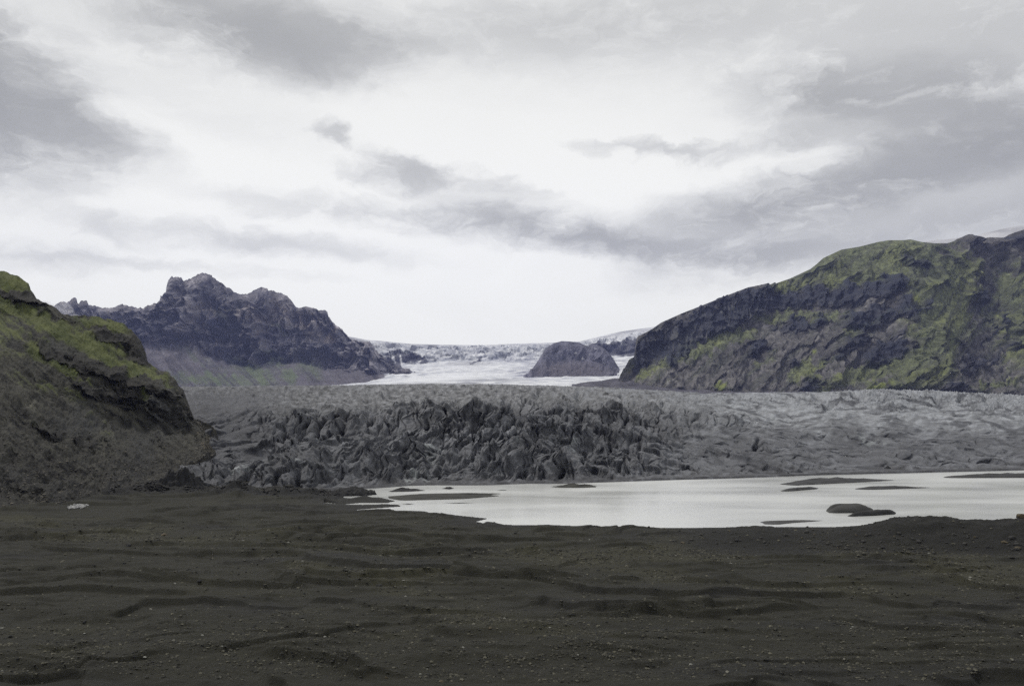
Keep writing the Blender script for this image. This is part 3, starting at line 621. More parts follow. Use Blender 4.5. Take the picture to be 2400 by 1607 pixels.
G = order([ridge, ledge, cfoot, base, hidden], UL)
back = np.stack([UL, G[0][:, 1] + 60], 1)
PX, PY, X, Y, Z, V = sheet(UL, [(back, 5600), (G[0], [(20, 4900), (1010, 4500)]), (G[1], [(20, 4700), (1010, 4350)]), (G[2], [(20, 4520), (1010, 4250)]), (G[3], [(20, 4000), (600, 3850), (1010, 4080)]), (G[4], [(20, 3950), (600, 3800), (1010, 4030)])], [10, 110, 110, 110, 10])
SX = (PX - 1200) * 1.9; SZ = (HZ - PY) * 1.9
cl = ss(1.0, 1.25, V) * ss(3.25, 2.85, V); ta = ss(2.9, 3.2, V) * ss(4.2, 3.7, V)
wx = fbm(SX / 220, SZ / 220, 4, 300)
butt = ridged(SX / 260 + .7 * wx, SZ / 520 + .3 * wx, 5, 301, .55) - .4
led = ridged(SX / 420 + wx, SZ / 75 + 1.2 * wx, 4, 303)
crag_in = blobs(PX, PY, [(570, 840, 90, 22, 12, 1), (590, 790, 90, 40, 10, .6), (500, 770, 30, 50, 0, .5), (760, 830, 60, 30, 30, .5), (420, 760, 40, 50, 0, .4), (340, 770, 50, 40, 0, .6)])
dep = cl * (250 * butt + 90 * led + 70 * ridged(SX / 60, SZ / 110, 4, 305) - 60) + ta * (24 * ridged((SX + .5 * SZ) / 90, SZ / 500, 4, 306)) + crag_in * cl * 60
Y = Y - dep * ss(1.0, 1.7, V)
Z = Z + cl * 16 * fbm(SX / 45, SZ / 60, 4, 307) * ss(1.15, 1.5, V) + ss(.9, 1, V) * ss(1.3, 1.1, V) * 5 * fbm(SX / 16, SX / 90, 4, 308)
n1 = fbm(SX / 150, SZ / 130, 5, 310, .6); n2 = fbm(SX / 35, SZ / 40, 4, 311, .6); n3 = fbm((SX + .9 * SZ) / 45, SZ / 260, 5, 312, .6)
wxp = 14 * n1; wyp = 10 * n2
C = np.broadcast_to(np.array([.25, .235, .25]), X.shape + (3,)) * (1 + .6 * n1 + .6 * n2)[..., None]
brown = brownf = blobs(PX, PY, [(500, 730, 60, 12, 15, .8), (590, 745, 50, 30, 40, .7), (610, 790, 25, 40, -10, .8), (560, 800, 25, 40, 0, .5), (770, 790, 14, 24, 20, .9), (700, 750, 60, 20, 30, .6), (640, 740, 22, 40, 0, .6), (440, 770, 14, 40, 0, .6), (480, 760, 50, 20, 0, .4), (400, 740, 14, 50, 0, .4)], wxp, wyp)
C = mixc(C, (.26, .22, .19), brown * ss(-.6, .3, n2 + .5 * n1))
C = C * (1 + .4 * fbm(SX / 14, SZ / 16, 3, 335))[..., None]
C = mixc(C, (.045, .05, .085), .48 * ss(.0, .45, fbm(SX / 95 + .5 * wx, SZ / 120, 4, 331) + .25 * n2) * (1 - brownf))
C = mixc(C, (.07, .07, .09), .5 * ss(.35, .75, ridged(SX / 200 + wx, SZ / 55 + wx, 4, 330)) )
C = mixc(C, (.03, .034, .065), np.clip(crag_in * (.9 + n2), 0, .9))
tal = ss(2.6, 3.4, V + .45 * n3 + .25 * n1)
C = mixc(C, (.105, .094, .104), tal * .95)
C = C * (1 + .9 * tal * n3)[..., None]
C = mixc(C, (.09, .088, .10), tal * ss(0, .7, n3) * .6)
grn = blobs(PX, PY, [(480, 890, 120, 16, 3, .9), (600, 875, 60, 20, 25, .9), (640, 845, 30, 18, 35, .6), (680, 880, 22, 14, 40, 1), (720, 860, 45, 18, 35, .7), (560, 895, 100, 12, 0, .6), (520, 735, 30, 10, 20, .6), (650, 765, 20, 14, 30, .5), (470, 840, 60, 10, 30, .4)], wxp, wyp)
C = mixc(C, (.115, .145, .07), np.clip(grn * (.75 + .9 * n3), 0, .9))
C = mixc(C, (.16, .16, .17), ss(.55, .8, blobs(PX, PY, [(617, 843, 3, 9, 10, 1), (650, 834, 5, 3, 40, .8), (672, 770, 5, 4, -30, .7), (445, 718, 3, 4, 0, .8)], 3 * n2, 0)) * .7)
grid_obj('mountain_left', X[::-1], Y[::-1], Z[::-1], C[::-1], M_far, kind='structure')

# ------------------------------------------------------------------ rock outcrop in the ice
UN = np.arange(1190, 1475, .9).astype(float)
top = [(1190, 898), (1208, 893), (1224, 885), (1238, 874), (1252, 858), (1264, 840), (1274, 824), (1284, 813), (1298, 804), (1317, 799), (1337, 800), (1358, 803), (1379, 812), (1385, 806), (1399, 807), (1414, 815), (1428, 827), (1438, 841), (1446, 855), (1453, 865), (1458, 872), (1475, 880)]
bas = [(1190, 901), (1218, 896), (1300, 894), (1368, 889), (1451, 881), (1475, 882)]
G = order([top, [(1190, 900), (1270, 850), (1350, 842), (1430, 855), (1475, 882)], bas, [(a, b + 16) for a, b in bas]], UN)
PX, PY, X, Y, Z, V = sheet(UN, [(np.stack([UN, G[0][:, 1] + 40], 1), 5100), (G[0], [(1190, 3750), (1320, 4450), (1475, 4250)]), (G[1], [(1190, 3720), (1320, 4250), (1475, 4150)]), (G[2], [(1190, 3700), (1320, 3780), (1475, 4000)]), (G[3], [(1190, 3650), (1320, 3700), (1475, 3950)])], [8, 70, 80, 8])
SX = (PX - 1200) * 1.8; SZ = (HZ - PY) * 1.8
n1 = fbm(SX / 120, SZ / 110, 5, 320); n2 = fbm(SX / 30, SZ / 35, 4, 321); n3 = fbm((SX - .8 * SZ) / 40, SZ / 200, 4, 322)
Y = Y - ss(1, 1.3, V) * ss(3.1, 2.8, V) * (110 * ridged(SX / 130, SZ / 200, 5, 323) - 30)
Z = Z + ss(1.05, 1.3, V) * 8 * n2
C = np.broadcast_to(np.array([.12, .118, .15]), X.shape + (3,)) * (1 + .45 * n1 + .45 * n2)[..., None]
C = mixc(C, (.115, .10, .105), blobs(PX, PY, [(1340, 870, 90, 25, 0, .8)]))
C = mixc(C, (.4, .4, .42), ss(.5, .8, blobs(PX, PY, [(1350, 829, 4, 2, 10, 1), (1366, 840, 4, 3, 30, 1), (1415, 852, 5, 2, 20, 1), (1380, 833, 2, 2, 0, .8), (1395, 820, 6, 2, 30, .8)], 3 * n2, 2 * n1)))
grid_obj('hill_between_ice_streams', X[::-1], Y[::-1], Z[::-1], C[::-1], M_far, kind='structure')

# flat dark moraine tongue at the foot of the right mountain
UM = np.arange(1340, 1900, 2).astype(float)
mt = [(1340, 903), (1356, 898), (1380, 894), (1410, 892), (1440, 886), (1480, 888), (1560, 905), (1700, 916), (1900, 918)]
PX, PY, X, Y, Z, V = sheet(UM, [([(1340, 905), (1400, 907), (1470, 914), (1560, 921), (1660, 926), (1900, 926)], 1750), ([(1340, 904), (1400, 903), (1507, 913), (1656, 920), (1900, 921)], 2200), (mt, 2600), ([(1340, 925), (1900, 925)], 2900)], [8, 30, 8])
n2 = fbm(X / 40, Y / 90, 5, 330)
C = np.broadcast_to(np.array([.08, .076, .09]), X.shape + (3,)) * (1 + .5 * n2)[..., None]
grid_obj('moraine', X, Y, Z + 5 * n2 * ss(0.5, 1.5, V) * ss(2.1, 1.7, V), C, M_mtn, kind='structure')

# ------------------------------------------------------------------ right mountain
UR = np.concatenate([np.arange(1444, 2440, 1.1), np.arange(2440, 3100, 5)]).astype(float)
ridge = [(1444, 905), (1451, 886), (1464, 863), (1475, 842), (1486, 836), (1488.5, 818), (1490, 803), (1493, 790), (1528, 771), (1549, 756), (1596, 735), (1652, 713), (1699, 694), (1754, 673), (1784, 668), (1810, 667), (1853, 652), (1900, 630), (1915, 618), (1929, 605), (1972, 585), (2015, 578), (2058, 567), (2083, 563), (2117, 563), (2134, 561), (2160, 567), (2190, 570),
 (2220, 570), (2236, 565), (2243, 560), (2254, 556), (2262, 552), (2270, 549), (2281, 549), (2284, 555), (2283.5, 558), (2290, 562), (2318, 556), (2352, 557), (2365, 550), (2378, 545), (2400, 538), (2500, 520), (2700, 500), (3100, 480)]
ctop = [(1444, 905), (1493, 794), (1600, 738), (1700, 699), (1800, 673), (1860, 676), (1950, 670), (2060, 653), (2110, 655), (2200, 690), (2300, 735), (2400, 700), (3100, 690)]
cft = [(1444, 905), (1493, 868), (1540, 835), (1605, 797), (1700, 762), (1784, 752), (1880, 728), (1960, 716), (2060, 716), (2110, 705), (2200, 745), (2300, 800), (2400, 790), (3100, 790)]
base = [(1444, 908), (1507, 914), (1656, 921), (1784, 922), (1912, 921), (2190, 922), (2400, 932), (3100, 936)]
G = order([ridge, ctop, cft, base, [(a, b + 20) for a, b in base]], UR)
PX, PY, X, Y, Z, V = sheet(UR, [(np.stack([UR, G[0][:, 1] + 80], 1), 4200), (G[0], [(1444, 2350), (1493, 2850), (1800, 3050), (2134, 3000), (3100, 2900)]), (G[1], [(1444, 2330), (1493, 2840), (1800, 3000), (2134, 2750), (3100, 2600)]), (G[2], [(1444, 2320), (1493, 2740), (1800, 2860), (2134, 2620), (3100, 2450)]),
    (G[3], [(1444, 2300), (1600, 2420), (2134, 2200), (3100, 2000)]), (G[4], [(1444, 2280), (1600, 2380), (2134, 2160), (3100, 1960)])], [10, 110, 120, 190, 10])
SX = (PX - 1200) * 1.18; SZ = (HZ - PY) * 1.18
wx = fbm(SX / 160, SZ / 160, 4, 400)
n1 = fbm(SX / 110, SZ / 90, 5, 401, .6); n2 = fbm(SX / 26, SZ / 26, 4, 402, .6)
# fall-line coordinate: slopes run down to the left on the left part, fan out under the spur on the right
fanr = ss(2130, 2210, PX) * ss(2420, 2330, PX) * ss(740, 640, PY)
cl_all = ss(1.0, 1.1, V) * ss(4.0, 3.9, V)
crags = blobs(PX, PY, [(1640, 765, 190, 34, -27, 1), (1508, 828, 18, 50, 8, 1), (1720, 722, 110, 34, -14, 1), (1850, 700, 80, 20, -8, .8), (1980, 690, 90, 24, -6, 1), (2060, 670, 40, 20, 0, .9), (2030, 745, 75, 22, -12, 1), (2100, 730, 40, 18, 10, .8), (1870, 762, 70, 14, -6, .8), (1760, 815, 30, 12, -20, .8),
   (1990, 800, 40, 18, -35, .8), (2060, 830, 46, 24, -20, .8), (1860, 850, 24, 14, -30, .5), (2130, 615, 50, 14, 12, .7), (2280, 562, 24, 9, -10, 1), (2370, 558, 34, 10, -20, .9), (2300, 700, 26, 14, 30, .5), (2345, 770, 34, 12, -30, .45), (2250, 860, 50, 24, 0, .55), (2330, 835, 50, 16, -40, .5), (1900, 905, 16, 34, 50, .7), (1585, 835, 44, 12, -35, .7), (2080, 790, 34, 10, -30, .5), (1950, 835, 30, 10, -40, .6), (2200, 910, 30, 10, 0, .5)], 16 * n1, 10 * n2)
cs = ss(.3, .62, crags + .18 * n2)
strl = ridged((SZ - .95 * SX) / 60 + .4 * wx, (SX + SZ) / 480, 4, 404)
strr = ridged((SX - .2 * SZ) / 60 + .3 * wx, SZ / 500, 4, 405)
fan = ridged((SX * .62 - SZ * -1.0) / 34 + .25 * wx, (SX - SZ) / 600, 4, 406)
dep = cl_all * (60 * ridged(SX / 190 + wx, SZ / 170 + .4 * wx, 4, 407, .38) - 20) + cl_all * (1 - fanr) * (1 - cs) * (26 - 16 * ss(680, 620, PY)) * strl + fanr * cl_all * 42 * fan
dep = dep + cs * cl_all * (55 * ridged(SX / 40 + .5 * wx, SZ / 90, 4, 408) + 24 * ridged(SX / 90, SZ / 22, 3, 409) + 10)
# the big spur that comes forward right of centre, and the gully beside it
spur = ss(170, 0, np.abs(PX - np.interp(PY, [560, 640, 760, 920], [2100, 2115, 2170, 2215])))
gul = ss(130, 0, np.abs(PX - np.interp(PY, [600, 700, 800, 920], [2350, 2335, 2290, 2260])))
dep = dep + cl_all * (80 * spur * ss(570, 700, PY) - 30 * gul * ss(580, 680, PY))
Y = Y - dep
Z = Z + cl_all * 7 * n2 * ss(1.1, 1.4, V)
nf = np.where(fanr > .5, ridged((SX * .62 + SZ) / 22 + .2 * wx, (SX - SZ) / 500, 4, 410) * 2 - .9, fbm((SZ - .95 * SX) / 24, (SX + SZ) / 260, 5, 411, .6))
C = np.broadcast_to(np.array([.112, .107, .104]), X.shape + (3,)) * (1 + .4 * n1 + .4 * n2)[..., None]
grass = blobs(PX, PY, [(2030, 610, 190, 60, -8, 1.1), (2160, 640, 90, 60, 20, 1), (2260, 620, 70, 30, 30, .7), (1900, 655, 110, 20, -18, .9), (2120, 590, 80, 24, 10, .9), (2200, 720, 90, 90, 30, .95), (2160, 820, 60, 90, 20, .95), (2240, 660, 90, 40, 35, .7), (2070, 860, 110, 22, -18, .9), (1660, 810, 90, 13, -27, 1), (1540, 862, 60, 14, -38, .85), (1600, 820, 40, 16, -40, .8), (1720, 790, 70, 16, -15, .8),
   (1850, 740, 90, 14, -8, .7), (1930, 745, 60, 12, -14, .7), (1880, 870, 45, 18, -30, .8), (1940, 845, 40, 12, -40, .7), (1690, 905, 18, 14, 0, .8), (1910, 892, 20, 8, 10, .9), (1960, 895, 50, 14, -35, .8), (2090, 900, 70, 12, -10, .9), (2060, 740, 90, 10, -24, .6), (2380, 680, 40, 60, 0, .8), (2400, 820, 60, 14, -30, .7), (2330, 900, 70, 8, -8, .7), (2500, 750, 200, 150, 0, .7), (1480, 850, 12, 20, 0, .8), (2130, 880, 80, 30, 0, .6), (2000, 770, 60, 10, -25, .6), (1800, 845, 40, 10, -30, .4)], 16 * n1, 9 * n2)
gm = ss(.14, .62, grass + .22 * n2 + .22 * nf)
gc = mixc(np.broadcast_to(np.array([.118, .134, .064]), X.shape + (3,)), (.150, .168, .062), ss(-.2, .6, n1))
C = C * (1 - gm[..., None] * .9) + gc * (gm[..., None] * .9)
C = mixc(C, (.070, .074, .060), np.clip(.6 * ss(0.1, .6, nf), 0, 1))
C = C * (1 + .45 * fbm(SX / 9, SZ / 9, 3, 416))[..., None]
C = mixc(C, (.024, .028, .044), np.clip(cs * (.85 + .3 * n2), 0, .93))
bri = blobs(PX, PY, [(1910, 889, 9, 8, 10, 1), (1955, 890, 22, 5, -40, .8), (1685, 908, 10, 10, 0, .8), (1905, 870, 20, 6, -30, .5), (1910, 825, 7, 7, 0, .8), (2120, 708, 12, 6, 0, .8), (2050, 905, 30, 6, -20, .7)], 3 * n2, 3 * n1)
C = mixc(C, (.22, .25, .055), bri * ss(-.4, .3, n2))
C = mixc(C, (.12, .105, .095), ss(.5, .8, blobs(PX, PY, [(2035, 915, 18, 3, -12, 1)])))
C = mixc(C, (.13, .13, .12), np.clip(cs * .6 * ss(.62, .85, ridged(SX / 14, SZ / 160, 2, 415)) * ss(1800, 1720, PX), 0, 1))
grid_obj('mountain_right', X[::-1], Y[::-1], Z[::-1], C[::-1], M_mtn, kind='structure')

# ------------------------------------------------------------------ near hill on the left
UH = np.concatenate([np.arange(-1200, -40, 10), np.arange(-40, 514, 1.0)]).astype(float)
ridge = [(-1200, 330), (-600, 480), (-200, 590), (0, 634), (22, 640), (45, 652), (67, 663), (70, 671), (72, 679), (85, 698), (103, 707), (125, 721), (152, 736), (170, 740), (201, 739), (250, 747), (268, 752), (308, 772), (330, 797), (337, 814), (343, 830), (345, 846), (352, 852), (371, 864), (388, 872), (411, 890), (422, 906), (431, 915), (434, 927), (440, 944), (446, 960), (455, 978), (470, 985), (482, 991), (500, 1000), (507, 1011), (511, 1030), (514, 1052)]
l1 = [(-1200, 480), (-600, 600), (-200, 670), (0, 690), (80, 706), (110, 714), (170, 745), (250, 768), (300, 790), (330, 815), (345, 850), (380, 872), (420, 908), (434, 930), (514, 1053)]      # brow of the upper crags
l2 = [(-1200, 620), (-600, 700), (-200, 740), (0, 740), (100, 740), (180, 770), (250, 800), (310, 833), (340, 855), (380, 885), (425, 930), (436, 945), (514, 1054)]                            # foot of the upper crags
l3 = [(-1200, 900), (-400, 850), (0, 790), (60, 800), (110, 835), (170, 862), (230, 868), (300, 885), (350, 900), (400, 918), (434, 938), (450, 968), (514, 1055)]                               # lip of the lower cliffs
l4 = [(-1200, 980), (-400, 900), (0, 840), (100, 900), (160, 935), (240, 980), (330, 1010), (400, 1015), (470, 1020), (514, 1056)]                                                             # foot of the lower cliffs
base = [(-1200, 1290), (-400, 1225), (0, 1203), (89, 1199), (156, 1193), (214, 1180), (250, 1168), (300, 1150), (350, 1132), (400, 1112), (440, 1095), (482, 1075), (500, 1066), (514, 1057)]
G = order([ridge, l1, l2, l3, l4, base, [(a, b + 14) for a, b in base]], UH)
bd = [(-1200, 153), (-400, 185), (0, 196), (89, 200), (156, 206), (214, 218), (300, 236), (400, 254), (482, 275), (514, 296)]
def off(v): return [(u, float(np.interp(u, [b[0] for b in bd], [b[1] for b in bd])) + v * float(np.interp(u, [-1200, 0, 300, 434, 514], [1.2, 1.0, .75, .5, .05]))) for u in range(-1200, 515, 20)] + [(514, 296.5)]
PX, PY, X, Y, Z, V = sheet(UH, [(np.stack([UH, G[0][:, 1] + 90], 1), off(260)), (G[0], off(175)), (G[1], off(158)), (G[2], off(146)), (G[3], off(104)), (G[4], off(82)), (G[5], off(0)), (G[6], off(-3))], [14, 80, 70, 110, 100, 220, 10])
SX = (PX - 1200) * 0.11; SZ = (HZ - PY) * 0.11
edge = ss(513, 480, PX)
ins = ss(1.0, 1.12, V) * ss(6.0, 5.85, V) * edge
wx = fbm(SX / 18, SZ / 18, 4, 500); n1 = fbm(SX / 14, SZ / 12, 5, 501, .6); n2 = fbm(SX / 3.2, SZ / 3, 5, 502, .6)
fl = fbm((SZ + .72 * SX) / 1.3 + .6 * wx, (SX - .7 * SZ) / 13, 5, 503, .6)       # streaks running down to the right
crags = blobs(PX, PY, [(60, 700, 80, 12, 12, .9), (325, 815, 26, 38, 20, 1), (270, 795, 40, 20, 20, .7), (150, 752, 60, 8, 20, .4), (70, 768, 22, 10, 30, .7), (125, 828, 40, 12, 30, .9), (180, 855, 60, 14, 22, .8), (250, 872, 80, 17, 14, 1), (330, 895, 60, 14, 12, 1), (390, 915, 50, 18, 18, .9), (425, 920, 16, 14, 0, .8),
    (210, 912, 60, 16, 30, .7), (290, 935, 90, 30, 20, .6), (390, 965, 60, 40, 20, .6), (120, 1008, 50, 12, 15, .7), (225, 1045, 60, 14, 15, .6), (200, 945, 50, 12, 35, .4), (250, 790, 50, 8, 12, .4), (240, 1110, 50, 16, 25, .4), (380, 1040, 60, 14, 24, .4), (95, 735, 12, 6, 0, .5)], 14 * n1, 9 * n2)
cs = ss(.3, .65, crags + .2 * n2)
dep = ins * (5.5 * ridged(SX / 30 + .5 * wx, SZ / 30, 5, 505) + 2.6 * ridged((SZ + .72 * SX) / 8 + .3 * wx, (SX - .7 * SZ) / 50, 4, 506) + .9 * fbm(SX / 2.4, SZ / 2.2, 4, 507) - 2) + cs * ins * (5.0 * ridged(SX / 7 + .5 * wx, SZ / 12, 4, 508) + 3.0 * ridged(SX / 14, SZ / 3.2, 3, 509))
Y = Y - dep * .8; X = X + dep * .25 * edge
Z = Z + ins * (.7 * n2 + .9 * n1)
Z = Z + ss(.9, 1, V) * ss(1.2, 1.05, V) * edge * .7 * fbm(SX / 3, SX / 11, 4, 510)
C = np.broadcast_to(np.array([.037, .036, .029]), X.shape + (3,)) * (1 + .3 * n1 + .9 * fl + .2 * n2)[..., None]
C = mixc(C, (.040, .041, .040), ss(-.1, .6, fbm(SX / 30, SZ / 22, 3, 511)) * .7)
grass = blobs(PX, PY, [(40, 660, 70, 30, 20, 1), (20, 720, 80, 18, 25, .8), (110, 760, 90, 24, 28, 1), (200, 800, 120, 28, 26, 1), (300, 860, 110, 20, 22, 1), (240, 760, 90, 14, 12, 1), (380, 895, 50, 16, 28, 1), (90, 820, 40, 30, 30, .8), (150, 860, 50, 20, 30, .8), (170, 720, 60, 12, 20, .7), (150, 700, 50, 10, 30, .6),
    (205, 895, 22, 9, 20, .9), (345, 920, 14, 40, -18, .7), (60, 895, 60, 16, 30, .5), (190, 935, 40, 10, 40, .4), (100, 900, 40, 10, 30, .5), (240, 1000, 60, 20, 30, .3), (380, 985, 50, 20, 20, .35), (140, 915, 80, 10, 30, .45), (20, 790, 50, 20, 30, .4), (-200, 700, 300, 80, 20, .8), (410, 940, 20, 30, 0, .4), (100, 1000, 40, 10, 20, .4)], 14 * n1, 8 * n2)
gm = ss(.3, .75, grass + .25 * n2 + .2 * fl) * (1 - .75 * cs)
gc = mixc(np.broadcast_to(np.array([.052, .064, .017]), X.shape + (3,)), (.084, .096, .030), ss(-.3, .5, fl + .4 * n1) )
C = C * (1 - gm[..., None] * .92) + gc * (gm[..., None] * .92)
C = mixc(C, (.022, .021, .019), np.clip(cs * .85 * (1 - .5 * gm), 0, .9))
C = mixc(C, (.055, .058, .062), blobs(PX, PY, [(390, 980, 40, 60, -20, .6), (350, 940, 6, 30, 0, .7), (345, 1065, 20, 40, -25, .6), (430, 985, 30, 12, 30, .8)], 8 * n1, 6 * n2) * ss(-.3, .5, fl))
C = mixc(C, (.105, .09, .065), ss(.5, .9, blobs(PX, PY, [(490, 1035, 26, 26, 40, 1), (470, 1010, 20, 10, 30, .8), (360, 1060, 50, 30, 25, .5)], 6 * n2, 5 * n1)) * ss(-.1, .5, n2) * .8)
C = mixc(C, (.028, .027, .026), ss(5.0, 5.9, V) * .5)
grid_obj('hill', X[::-1], Y[::-1], Z[::-1], C[::-1], M_hill, kind='structure')
HX, HY, HZz, HPX, HPY = X, Y, Z, PX, PY

# ------------------------------------------------------------------ stones
def stone_mesh(name, seed, cuts=2, flat=.75, jag=.28):
    import bmesh
    bm = bmesh.new(); bmesh.ops.create_icosphere(bm, subdivisions=cuts, radius=1)
    r = random.Random(seed)
    planes = [(mathutils.Vector((r.uniform(-1, 1), r.uniform(-1, 1), r.uniform(-.6, 1))).normalized(), r.uniform(.55, .85)) for _ in range(9)]
    for v in bm.verts:
        for n, dd in planes:
            k = v.co.dot(n)
            if k > dd: v.co -= n * (k - dd) * .92
        v.co *= 1 + r.uniform(-jag, jag) * .22
        v.co.z *= flat
    me = bpy.data.meshes.new(name); bm.to_mesh(me); bm.free()
    ca = me.color_attributes.new('Col', 'FLOAT_COLOR', 'POINT')
    for d_ in ca.data: d_.color = (.04, .039, .036, 1)
    me.materials.append(M_rock)
    return me
def recolour(me, col):
    m2 = me.copy()
    for d_ in m2.color_attributes['Col'].data: d_.color = (*col, 1)
    return m2
protos = [stone_mesh('boulder', k) for k in range(6)]
dark = [recolour(m, (.022, .022, .021)) for m in protos]
pale = [recolour(m, (.17, .165, .14)) for m in protos]
brown = [recolour(m, (.075, .062, .04)) for m in protos]
def put(me, name, loc, s, label, cat, group=None):
    o = bpy.data.objects.new(name, me); o.location = (loc[0], loc[1], loc[2] + s[2] * .25); o.scale = s
    o.rotation_euler = (random.uniform(-.2, .2), random.uniform(-.2, .2), random.uniform(0, 6.28))
    return link(o, label, cat, group)
ST = [(2394, 1206, brown, .9, 'big brown boulder on the crest of the gravel bank at the right edge'), (1705, 1574, pale, .16, 'pale stone on black sand near the bottom edge, right of the middle'),
 (1762, 1589, pale, .1, 'small pale stone just below and right of a larger pale stone near the bottom edge'), (1979, 1545, pale, .13, 'pale stone lying in open sand towards the bottom right'),
 (2373, 1547, pale, .13, 'pale stone close to the right edge in the near sand'), (354, 1427, pale, .16, 'pale rounded stone in the left foreground, halfway between lake and bottom edge'),
 (272, 1552, pale, .15, 'pale flat stone near the bottom left corner'), (23, 1491, dark, .26, 'black stone at the left edge of the near sand'), (197, 1457, dark, .24, 'black stone in the left foreground, just left of the pale rounded stone'),
 (469, 1360, dark, .34, 'black stone at the right end of the short dark cut bank on the left'), (889, 1372, dark, .4, 'black stone standing on the olive gravel patch left of the middle'), (1111, 1463, pale, .17, 'lone pale stone right of a long low scarp in the middle foreground'),
 (302, 1278, dark, .5, 'black stone on the far left gravel flat'), (384, 1254, brown, .55, 'brown block on the left sand flat below the ice'), (766, 1252, dark, .42, 'small black stone on the sand flat left of the middle'), (1035, 1597, brown, .2, 'tan stone at the bottom edge beside the middle'),
 (905, 1588, brown, .14, 'small tan stone at the right end of the nearest scarp'), (1148, 1472, brown, .2, 'tan stone a little right of the lone pale stone'), (2326, 1359, pale, .2, 'pale stone on the dark gravel belt at the right'), (2273, 1358, pale, .17, 'pale stone left of its twin on the gravel belt at the right')]
for i, (px, py, kind, r, lab) in enumerate(ST):
    p = gz(px, py); put(kind[i % 6], 'boulder' if r > .3 else 'stone', p, (r * 1.15, r, r * .9), lab, 'boulder' if r > .3 else 'stone')
rr_ = random.Random(5)
BANK = 'boulders strewn over the gravel bank on the right'
for i in range(170):
    px = 1540 + 880 * rr_.random() ** .7; 
    top_ = np.interp(px, [1540, 1790, 2000, 2100, 2400], [1252, 1236, 1236, 1226, 1222]); bot = np.interp(px, [1540, 2000, 2400], [1278, 1288, 1312])
    py = top_ + (bot - top_) * rr_.random() ** .8
    r = .16 + .30 * rr_.random() ** 3
    p = gz(px, py)
    if p[1] > 170: continue
    put((brown if rr_.random() < .12 else protos if rr_.random() < .85 else dark)[i % 6], 'boulder', p, (r * 1.2, r, r * .9), 'dark boulder, one of many strewn over the gravel bank on the right', 'boulder', BANK)

def scatter(name, pts, sizes, cols, mat, label, kind='stuff', seed=3):
    r = np.random.RandomState(seed)
    base_ = np.array([(1, 0, 0), (0, 1, 0), (-1, 0, 0), (0, -1, 0), (0, 0, 1), (0, 0, -1), (.7, .6, .55), (-.6, .7, .5), (-.6, -.7, .5), (.7, -.6, .5)], float)
    tri = np.array([(0, 1, 6), (1, 4, 6), (4, 0, 6), (1, 2, 7), (2, 4, 7), (4, 1, 7), (2, 3, 8), (3, 4, 8), (4, 2, 8), (3, 0, 9), (0, 4, 9), (4, 3, 9), (1, 0, 5), (2, 1, 5), (3, 2, 5), (0, 3, 5)])
    n = len(pts); a = r.rand(n) * 6.28; c, s = np.cos(a), np.sin(a)
    v = base_[None] * (1 + r.uniform(-.25, .25, (n, 10, 3)))
    v = v * np.stack([r.uniform(.8, 1.4, n), r.uniform(.7, 1.1, n), r.uniform(.5, .9, n)], 1)[:, None]
    vx = v[..., 0] * c[:, None] - v[..., 1] * s[:, None]; vy = v[..., 0] * s[:, None] + v[..., 1] * c[:, None]
    v = np.stack([vx, vy, v[..., 2]], -1) * sizes[:, None, None] + pts[:, None]
    f = (tri[None] + (np.arange(n) * 10)[:, None, None]).reshape(-1, 3)
    return raw_mesh(name, v.reshape(-1, 3), f, np.repeat(cols, 10, 0), mat, False, label=label, kind=kind)
# loose gravel on the sand plain
r = np.random.RandomState(4)
gX, gY, gZ, gPX, gPY, ol, gr = GND
ok = (gPX > -60) & (gPX < 2460) & (gPY < 1650) & (gPY > 1205) & (gZ > .3)
w = np.where(ok, .12 + 1.2 * ol ** 1.5 + .5 * gr + .5 * ss(1450, 1607, gPY), 0) * (.3 + ss(-.2, .6, fbm(gX / 4, gY / 3, 3, 600)))
w = (w * ss(1190, 1300, gPY)).ravel(); w /= w.sum()
NG = 60000
pick = r.choice(w.size, NG, p=w)
pts = np.stack([gX.ravel()[pick], gY.ravel()[pick], gZ.ravel()[pick]], 1); pts[:, 0] += r.uniform(-.12, .12, NG); pts[:, 1] += r.uniform(-.2, .2, NG)
sz = (.03 + .16 * r.rand(NG) ** 7) * (pts[:, 1] / 85) ** .6
g_ = r.rand(NG) ** 2.2
cols = np.array([.022, .022, .019])[None] * (1 - g_[:, None]) + np.array([.105, .10, .075])[None] * g_[:, None]
wh = r.rand(NG) < .008; cols[wh] = (.2, .2, .18)
scatter('gravel', pts, sz, cols, M_rock, 'loose dark and tan gravel scattered over the black sand')
# stones on the scree of the near hill
ok = (HPX > -40) & (HPX < 510) & (HPY > 860)
w = np.where(ok, .15 + ss(960, 1180, HPY) + 1.5 * ss(430, 500, HPX), 0).ravel() ; w /= w.sum()
n = 9000; pick = r.choice(w.size, n, p=w)
pts = np.stack([HX.ravel()[pick], HY.ravel()[pick], HZz.ravel()[pick]], 1)
sz = .08 + .30 * r.rand(n) ** 5; g_ = r.rand(n) ** 1.5
cols = np.array([.03, .03, .027])[None] * (1 - g_[:, None]) + np.array([.13, .12, .10])[None] * g_[:, None]
scatter('scree', pts, sz, cols, M_rock, 'loose stones on the steep scree of the near hill', seed=8)
